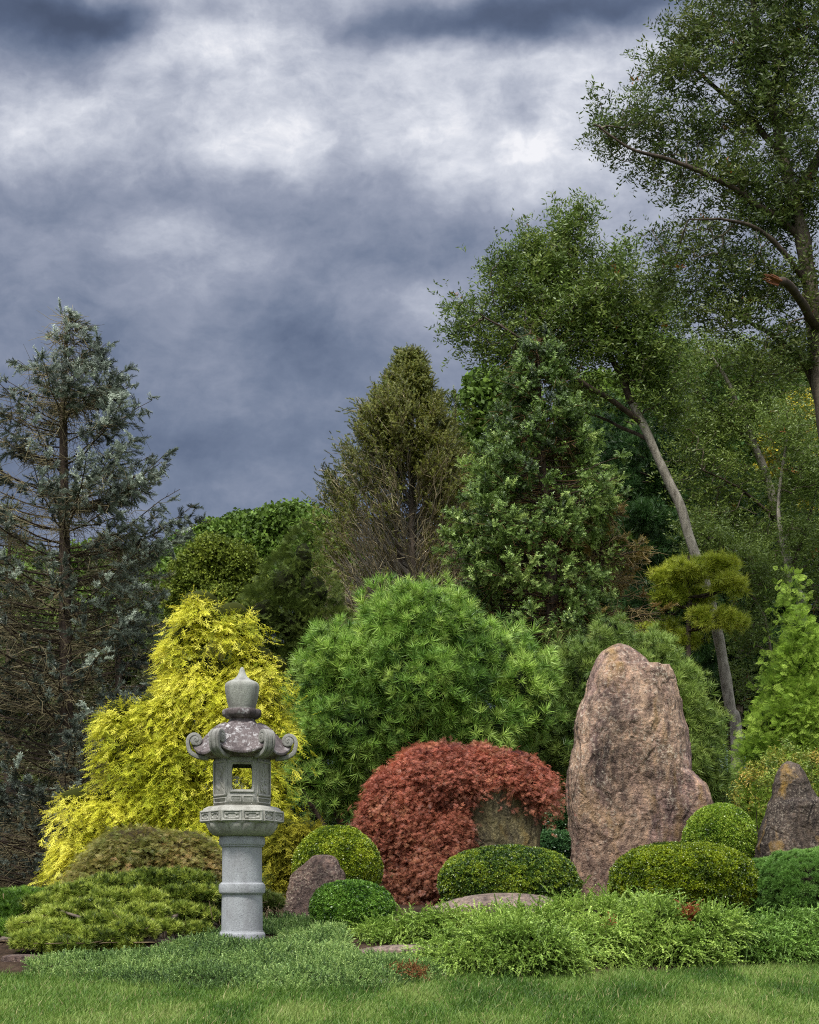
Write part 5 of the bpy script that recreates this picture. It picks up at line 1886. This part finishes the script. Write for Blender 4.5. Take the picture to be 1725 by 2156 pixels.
broadleaf_tree('cherry_tree', 'leaning cherry tree with a long pale curved trunk rising behind the tall boulder', 34,
    [([(1552, 1890), (1550, 1545), (1538, 1490), (1517, 1360), (1492, 1250), (1458, 1150), (1432, 1065), (1395, 985), (1360, 905), (1332, 850)], .145, .09),
     ([(1332, 850), (1306, 790), (1272, 720), (1240, 650), (1215, 580), (1196, 500)], .085, .02, [0, 0, .3, .5, .7, .9]),
     ([(1352, 892), (1300, 850), (1240, 812), (1175, 770), (1095, 710), (1010, 660)], .075, .015, [0, -.2, -.5, -.6, -.8, -1]),
     ([(1318, 815), (1330, 740), (1352, 670), (1360, 600)], .07, .02, [0, .4, 1, 1.2]),
     ([(1372, 930), (1290, 890), (1190, 850)], .05, .02, [0, .5, 1.2])],
    [(1000, 690, 62, 30), (960, 700, 44, 20), (1090, 620, 92, 52), (1060, 560, 50, 36), (1180, 560, 84, 60), (1190, 490, 62, 52), (1215, 460, 40, 30), (1120, 520, 46, 40), (1290, 560, 60, 50), (1250, 640, 110, 70),
     (1140, 690, 110, 60), (1040, 740, 80, 32), (1290, 720, 110, 60), (1370, 640, 80, 80), (1370, 760, 90, 60), (1180, 760, 80, 40), (1400, 850, 60, 40), (990, 640, 60, 20), (1220, 830, 60, 40)],
    [S(58, 76, 36), S(84, 108, 48), S(114, 138, 64), S(126, 138, 68)], 301, 950, per=12, leaf=.17, bark=M_BARKP, twr=.0055, spread=.18)

broadleaf_tree('cherry_tree', 'tallest dark leaved tree with a splintered orange stub, reaching over the top of the picture', 29,
    [([(1800, 1890), (1790, 1500), (1765, 1100), (1735, 850), (1712, 650), (1690, 500), (1665, 400), (1640, 280), (1610, 160), (1590, 40), (1580, -90)], .25, .04),
     ([(1688, 500), (1610, 440), (1520, 385), (1420, 340), (1330, 312), (1250, 262)], .075, .015, [0, -.2, -.6, -.8, -1, -1]),
     ([(1700, 600), (1620, 500), (1540, 462), (1450, 462)], .06, .012, [0, -.5, -1, -1.2]),
     ([(1650, 330), (1560, 230), (1470, 150), (1390, 90)], .07, .015, [0, .3, .6, .8]),
     ([(1720, 700), (1690, 640), (1660, 600), (1636, 592)], .09, .065, [0, -1.0, -2.0, -2.4]),
     ([(1670, 420), (1740, 300), (1790, 150), (1800, 0)], .12, .03, [0, .3, .6, 1]),
     ([(1740, 900), (1690, 760), (1600, 690), (1500, 650)], .08, .02, [0, .4, .8, 1]),
     ([(1620, 200), (1680, 60), (1700, -80)], .07, .02, [0, .3, .6])],
    [(1265, 225, 40, 42), (1300, 290, 70, 50), (1370, 250, 70, 50), (1400, 330, 110, 40), (1290, 320, 40, 20), (1400, 130, 60, 62), (1460, 60, 60, 70), (1450, 180, 90, 60), (1500, 260, 100, 70), (1560, 110, 110, 110),
     (1680, 60, 130, 120), (1640, 230, 130, 110), (1540, 370, 130, 70), (1440, 410, 80, 40), (1680, 400, 120, 110), (1560, 470, 120, 50), (1420, 500, 80, 36), (1470, 560, 110, 50), (1600, 590, 110, 60),
     (1690, 620, 80, 90), (1420, 610, 60, 40), (1540, 670, 110, 60), (1660, 740, 90, 60), (1520, -40, 110, 70), (1700, -80, 140, 80), (1830, 100, 120, 160), (1850, 420, 130, 200), (1830, 700, 110, 150)],
    [S(46, 60, 32), S(68, 86, 42), S(92, 112, 54), S(104, 110, 52)], 302, 1250, per=15, leaf=.155, bark=M_BARK, twr=.0055, spread=.15, stub=((1640, 594), (1606, 580), .075), rust=.003)

broadleaf_tree('slender_tree', 'slender pale trunk standing to the side of the leaning cherry, forked high up', 38,
    [([(1700, 1890), (1690, 1330), (1668, 1230), (1640, 1100), (1612, 1000), (1585, 930), (1560, 870), (1530, 800), (1490, 740)], .17, .04),
     ([(1585, 930), (1500, 860), (1440, 800), (1400, 750)], .06, .02, [0, .3, .6, .8]),
     ([(1560, 870), (1590, 780), (1620, 700)], .06, .02, [0, .3, .6]),
     ([(1640, 1100), (1560, 1030), (1480, 990)], .05, .02, [0, -.4, -.6])],
    [(1470, 760, 90, 60), (1560, 760, 90, 60), (1640, 790, 90, 60), (1430, 850, 60, 60), (1500, 900, 90, 70), (1590, 860, 100, 60), (1680, 900, 80, 80), (1460, 980, 70, 60), (1550, 1010, 90, 70),
     (1660, 1020, 80, 70), (1500, 1090, 70, 60), (1590, 1120, 80, 60), (1700, 1140, 60, 80)],
    [S(74, 92, 44), S(104, 126, 58), S(136, 156, 76)], 303, 700, per=12, leaf=.15, spread=.2, bark=M_BARKP)

broadleaf_tree('slender_tree', 'second slender grey trunk nearest the picture edge, rising out of the arborvitae', 36,
    [([(1712, 1890), (1706, 1500), (1690, 1350), (1660, 1220), (1648, 1150), (1640, 1050), (1660, 900)], .12, .03),
     ([(1660, 1220), (1700, 1100), (1725, 1000)], .05, .02, [0, .3, .6])],
    [(1700, 1000, 70, 70), (1690, 1130, 60, 60), (1740, 1230, 60, 70), (1620, 1180, 50, 36), (1650, 900, 60, 50)], DG, 304, 330, per=11, leaf=.14, bark=M_BARKP)

broadleaf_tree('slender_tree', 'thin young trunk between the leaning cherry and the arborvitae, with sparse dark leaves', 35,
    [([(1640, 1890), (1634, 1500), (1618, 1340), (1600, 1280), (1560, 1220)], .06, .02)],
    [(1600, 1230, 60, 50), (1540, 1180, 60, 46), (1580, 1330, 40, 60), (1560, 1430, 24, 60), (1480, 1130, 50, 40)], DG, 305, 300, per=11, leaf=.13, bark=M_BARK)

# pines low behind the leaning trunk


def layered_pine(label, D, x, ytop, pads, cols, seed, base_y=1890, tr=.14, tx=None, group=None, n=26, ts=.24):
    rng = np.random.default_rng(seed)
    base = PT(x, base_y, D)
    r = thing('pine', label, 'pine', base, group)
    ta = Acc()
    q, _ = limb(ta, [PT(x, base_y, D), PT((tx or x), (base_y + ytop) / 2, D), PT(x, ytop, D)], tr, .03, 10, 8, .08)
    c, R = mk_blobs(D, pads)
    c = c + rng.normal(size=c.shape) * np.array([.08, .5, .12])
    a, b = Acc(), ta
    for k in range(len(c)):
        nl = int(n * R[k, 0] * R[k, 1] * 4) + 20
        P, N = shell((c[k:k + 1], R[k:k + 1]), nl, rng, 0, .6, None, .3)
        i = np.repeat(np.arange(nl), 3)
        pos = P[i] + rng.normal(size=(len(i), 3)) * .08
        Z = N[i] * .8 + np.array([0, 0, .5]) + rng.normal(size=(len(i), 3)) * .4
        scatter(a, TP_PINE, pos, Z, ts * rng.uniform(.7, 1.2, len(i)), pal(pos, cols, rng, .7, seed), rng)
        z = c[k, 2] - .2
        s = np.array([np.interp(z, q[:, 2], q[:, 0]), D, z])
        for w in range(3):
            e = c[k] + rng.uniform(-.8, .8, 3) * R[k]
            limb(b, [s, (s + e) / 2 + np.array([0, 0, -.1]), e], .035, .01, 5, 4)
    put('needles', a, M_NEEDLE, r)
    put('trunk', b, M_BARKD, r, True)


layered_pine('small yellow green pine with flat layers behind the leaning trunk', 33, 1450, 1170,
             [(1450, 1190, 36, 10), (1400, 1212, 34, 9), (1450, 1218, 40, 10), (1500, 1212, 40, 10), (1535, 1232, 30, 9), (1410, 1240, 34, 8), (1470, 1240, 36, 8), (1400, 1318, 36, 8), (1445, 1326, 40, 9), (1490, 1318, 40, 9),
              (1530, 1306, 26, 8), (1450, 1345, 30, 8)],
             [S(112, 134, 32), S(160, 176, 48), S(198, 206, 80)], 311, n=120, ts=.19)
DPC = [S(30, 56, 28), S(46, 80, 38), S(72, 108, 52)]
layered_pine('very dark green pine behind the leaning cherry trunk', 42, 1400, 880,
             [(1400, 900, 60, 40), (1360, 960, 80, 40), (1430, 980, 80, 40), (1350, 1020, 60, 30), (1400, 1060, 90, 40), (1440, 1110, 90, 36), (1350, 1110, 60, 30), (1400, 1160, 90, 36), (1420, 1220, 100, 36), (1470, 1170, 60, 30),
              (1400, 1280, 110, 36), (1440, 1340, 110, 36), (1400, 1400, 110, 36), (1290, 900, 40, 60), (1300, 990, 40, 60), (1310, 1060, 40, 40)], DPC, 312, n=26)
layered_pine('very dark green pine behind the slender trunks', 44, 1540, 980,
             [(1540, 1010, 60, 40), (1500, 1070, 70, 40), (1570, 1080, 80, 40), (1620, 1130, 60, 40), (1530, 1150, 100, 40), (1590, 1220, 110, 40), (1520, 1290, 110, 40), (1600, 1300, 100, 40), (1560, 1370, 120, 40),
              (1560, 1440, 120, 40), (1650, 1380, 80, 50), (1650, 1230, 60, 40), (1640, 1460, 80, 40), (1700, 1300, 60, 60)], DPC, 313, n=26)
layered_pine('dark green pine at the picture edge behind the arborvitae', 45, 1720, 940,
             [(1720, 980, 60, 40), (1700, 1050, 80, 50), (1740, 1130, 90, 50), (1700, 1200, 100, 50), (1740, 1300, 110, 50), (1700, 1400, 110, 60), (1760, 1500, 110, 60)], DPC, 314, n=22)

# ------------------------------------------------------------------ woodland beyond


def wood_tree(name, label, D, x, crown, cols, seed, n_lump, per=16, lr=.5, size=.42, tmpl=TP_BROAD, group='trees of the wood beyond the garden', up=.3, ck=.72, corecol=S(22, 34, 12), cat='tree', f=.25, tr=.22, bend=-.1,
              inner=.8, back=.2):
    rng = np.random.default_rng(seed)
    bl = mk_blobs(D, crown)
    base = np.array([PT(x, 1880, D)[0], D, float(ground((x - HX) / F * D, D))])
    r = thing(name, label, cat, base, group)
    a = Acc()
    lumpy(a, bl, tmpl, rng, n_lump, per, lr, size, cols, f=f, up=up, seed=seed, inner=inner, back=back, bend=bend, bury=.2, rnd=.25)
    put('crown', a, M_FARLEAF, r)
    if ck:
        put('dark_core', core(Acc(), bl, ck, corecol), M_TWIG, r)
    t = Acc()
    top = bl[0][np.argmax(bl[0][:, 2])]
    limb(t, [base, (base + top) / 2 + np.array([.1, 0, 0]), top], tr, .05, 8, 6, .05)
    for k in range(min(len(bl[0]), 7)):
        s = base + (top - base) * rng.uniform(.3, .7)
        limb(t, [s, (s + bl[0][k]) / 2 + np.array([0, 0, -.2]), bl[0][k]], tr * .4, .03, 6, 4)
    put('trunk', t, M_BARK, r, True)


FG = [S(56, 78, 30), S(84, 112, 42), S(114, 142, 56)]
wood_tree('broadleaf_tree', 'yellow green tree with hanging leaves rising just above the golden cypress', 55, 450,
          [(450, 1180, 46, 40), (405, 1210, 36, 36), (495, 1200, 40, 46), (430, 1240, 50, 40), (520, 1245, 36, 40), (470, 1280, 80, 40), (385, 1260, 30, 40)], [S(76, 94, 30), S(108, 124, 38), S(136, 148, 52)], 401, 420, 14, .4, .24, bend=-.5, ck=.55)
wood_tree('evergreen_tree', 'dark loose evergreen between the golden cypress and the brown hemlock', 38, 600,
          [(640, 1180, 30, 60), (600, 1230, 44, 50), (560, 1290, 50, 44), (665, 1250, 40, 60), (610, 1320, 60, 50), (680, 1340, 60, 60), (530, 1340, 40, 40), (700, 1400, 60, 60), (620, 1420, 60, 60)],
          [S(58, 74, 32), S(88, 106, 46), S(120, 136, 62)], 402, 460, 12, .35, .24, tmpl=TP_FAN, bend=-.4, corecol=S(30, 32, 16), ck=.6)
needle_mound('yew', 'dark yew in the shade under the domed pine, behind the lantern', 'yew', 24.5,
             [(600, 1640, 60, 80), (680, 1700, 70, 70), (760, 1680, 70, 90), (640, 1780, 80, 70), (740, 1800, 80, 60), (830, 1740, 60, 80), (560, 1720, 50, 80)],
             TP_PLUME, [S(34, 56, 26), S(56, 84, 38), S(82, 112, 52)], 163, 420, 20, .25, .14, up=.4, drop=.3, ck=.82)
needle_mound('yew', 'dark yew filling the gap between the tall boulder and the dark pointed boulder', 'yew', 25.5,
             [(1500, 1680, 60, 80), (1560, 1720, 60, 70), (1180, 1720, 60, 90), (1480, 1770, 70, 60), (1300, 1750, 120, 80), (1180, 1800, 60, 50)],
             TP_PLUME, [S(34, 56, 26), S(56, 84, 38), S(82, 112, 52)], 164, 360, 20, .25, .14, up=.4, drop=.3, ck=.82)
for k, (x, D, cr, nl, lab) in enumerate([
    (600, 85, [(600, 1120, 50, 34), (570, 1150, 50, 50), (640, 1140, 40, 60), (620, 1200, 60, 60)], 220, 'round topped tree on the far skyline beside the brown hemlock'),
    (520, 88, [(520, 1135, 46, 34), (500, 1170, 50, 50), (550, 1180, 46, 50)], 190, 'round topped tree on the far skyline, next but one to the brown hemlock'),
    (450, 92, [(455, 1150, 40, 30), (430, 1190, 50, 50), (480, 1190, 40, 50)], 170, 'lower round tree on the far skyline above the yellow green tree'),
    (390, 95, [(395, 1170, 34, 26), (370, 1210, 50, 50), (330, 1230, 40, 40)], 160, 'lowest tree of the far skyline, beside the blue spruce'),
    (680, 80, [(680, 1150, 50, 50), (700, 1220, 60, 60)], 120, 'far green tree peeping past the flank of the brown hemlock'),
    (250, 70, [(280, 1230, 70, 50), (200, 1220, 70, 50), (240, 1300, 110, 60), (130, 1260, 80, 60), (60, 1240, 60, 60), (20, 1300, 70, 60), (130, 1340, 120, 60)], 330, 'green tree seen through the blue spruce branches'),
]):
    wood_tree('broadleaf_tree', lab, D, x, cr, FG if k != 3 else [S(50, 78, 26), S(74, 106, 34), S(100, 132, 46)], 410 + k, nl, 18, .75, .55)
for k, (x, D, cr, nl, lab, cols) in enumerate([
    (1050, 52, [(1050, 850, 60, 50), (1010, 900, 50, 50), (1080, 930, 60, 60), (1030, 980, 60, 50), (1000, 1050, 60, 60), (1060, 1100, 70, 70), (1010, 1180, 70, 70), (1130, 1000, 70, 70), (1140, 1100, 80, 80), (1160, 1200, 90, 80), (1200, 1300, 90, 80), (1100, 1300, 90, 80)], 420, 'green tree wedged between the brown hemlock and the green fir', FG),
    (1270, 54, [(1260, 860, 60, 40), (1310, 900, 60, 50), (1250, 940, 60, 60), (1320, 1000, 70, 60), (1290, 1100, 80, 70), (1330, 1200, 80, 70), (1350, 1300, 90, 70)], 320, 'green tree of the wood just behind the fir top', FG),
    (1420, 56, [(1400, 800, 60, 50), (1450, 840, 70, 50), (1480, 900, 70, 60), (1400, 900, 60, 50), (1450, 980, 90, 60), (1460, 1080, 90, 70)], 330, 'green tree of the wood behind the leaning cherry', [S(36, 62, 26), S(56, 88, 36), S(80, 112, 46)]),
    (1560, 58, [(1540, 830, 70, 50), (1600, 840, 70, 50), (1650, 830, 70, 50), (1580, 900, 90, 60), (1560, 980, 90, 60), (1640, 980, 90, 70), (1600, 1080, 110, 70)], 360, 'green tree of the wood behind the slender trunks', [S(46, 74, 26), S(68, 100, 34), S(96, 126, 42)]),
    (1690, 48, [(1680, 930, 50, 60), (1720, 1000, 50, 60), (1700, 1080, 50, 50)], 130, 'bright yellow autumn tree glimpsed behind the slender trunks', [S(150, 150, 30), S(190, 178, 44), S(206, 190, 70)]),
    (1740, 60, [(1720, 850, 70, 60), (1760, 920, 80, 70), (1740, 1050, 80, 80), (1750, 1180, 80, 80)], 240, 'green tree of the wood at the picture edge', FG),
    (1350, 60, [(1330, 1300, 110, 80), (1480, 1300, 110, 90), (1600, 1350, 110, 90), (1700, 1420, 110, 90), (1250, 1420, 110, 90), (1400, 1440, 120, 90), (1550, 1480, 120, 90), (1700, 1540, 110, 90)], 420,
     'dark shaded tree mass low behind the garden pines', [S(26, 38, 18), S(40, 56, 26), S(58, 78, 34)]),
    (800, 60, [(760, 1300, 110, 90), (900, 1300, 110, 90), (1020, 1300, 110, 90), (850, 1200, 70, 90), (800, 1400, 120, 80)], 300, 'dark tree seen through the bare hemlock branches', [S(40, 48, 22), S(60, 68, 30), S(80, 84, 40)]),
    (150, 62, [(60, 1420, 120, 90), (200, 1420, 120, 90), (340, 1400, 110, 90), (120, 1560, 130, 90), (260, 1560, 120, 90), (20, 1560, 110, 90), (60, 1700, 130, 90), (200, 1720, 130, 90), (-60, 1500, 110, 120),
               (40, 1820, 130, 80), (160, 1830, 100, 80), (450, 1400, 110, 90), (550, 1450, 100, 90), (480, 1550, 110, 90), (600, 1560, 90, 90)], 560, 'dark shaded woodland tree low behind the blue spruce', [S(44, 58, 28), S(66, 84, 38), S(92, 110, 52)]),
]):
    wood_tree('broadleaf_tree', lab, D, x, cr, cols, 430 + k, nl, 17, .6, .46)
print('scene built')
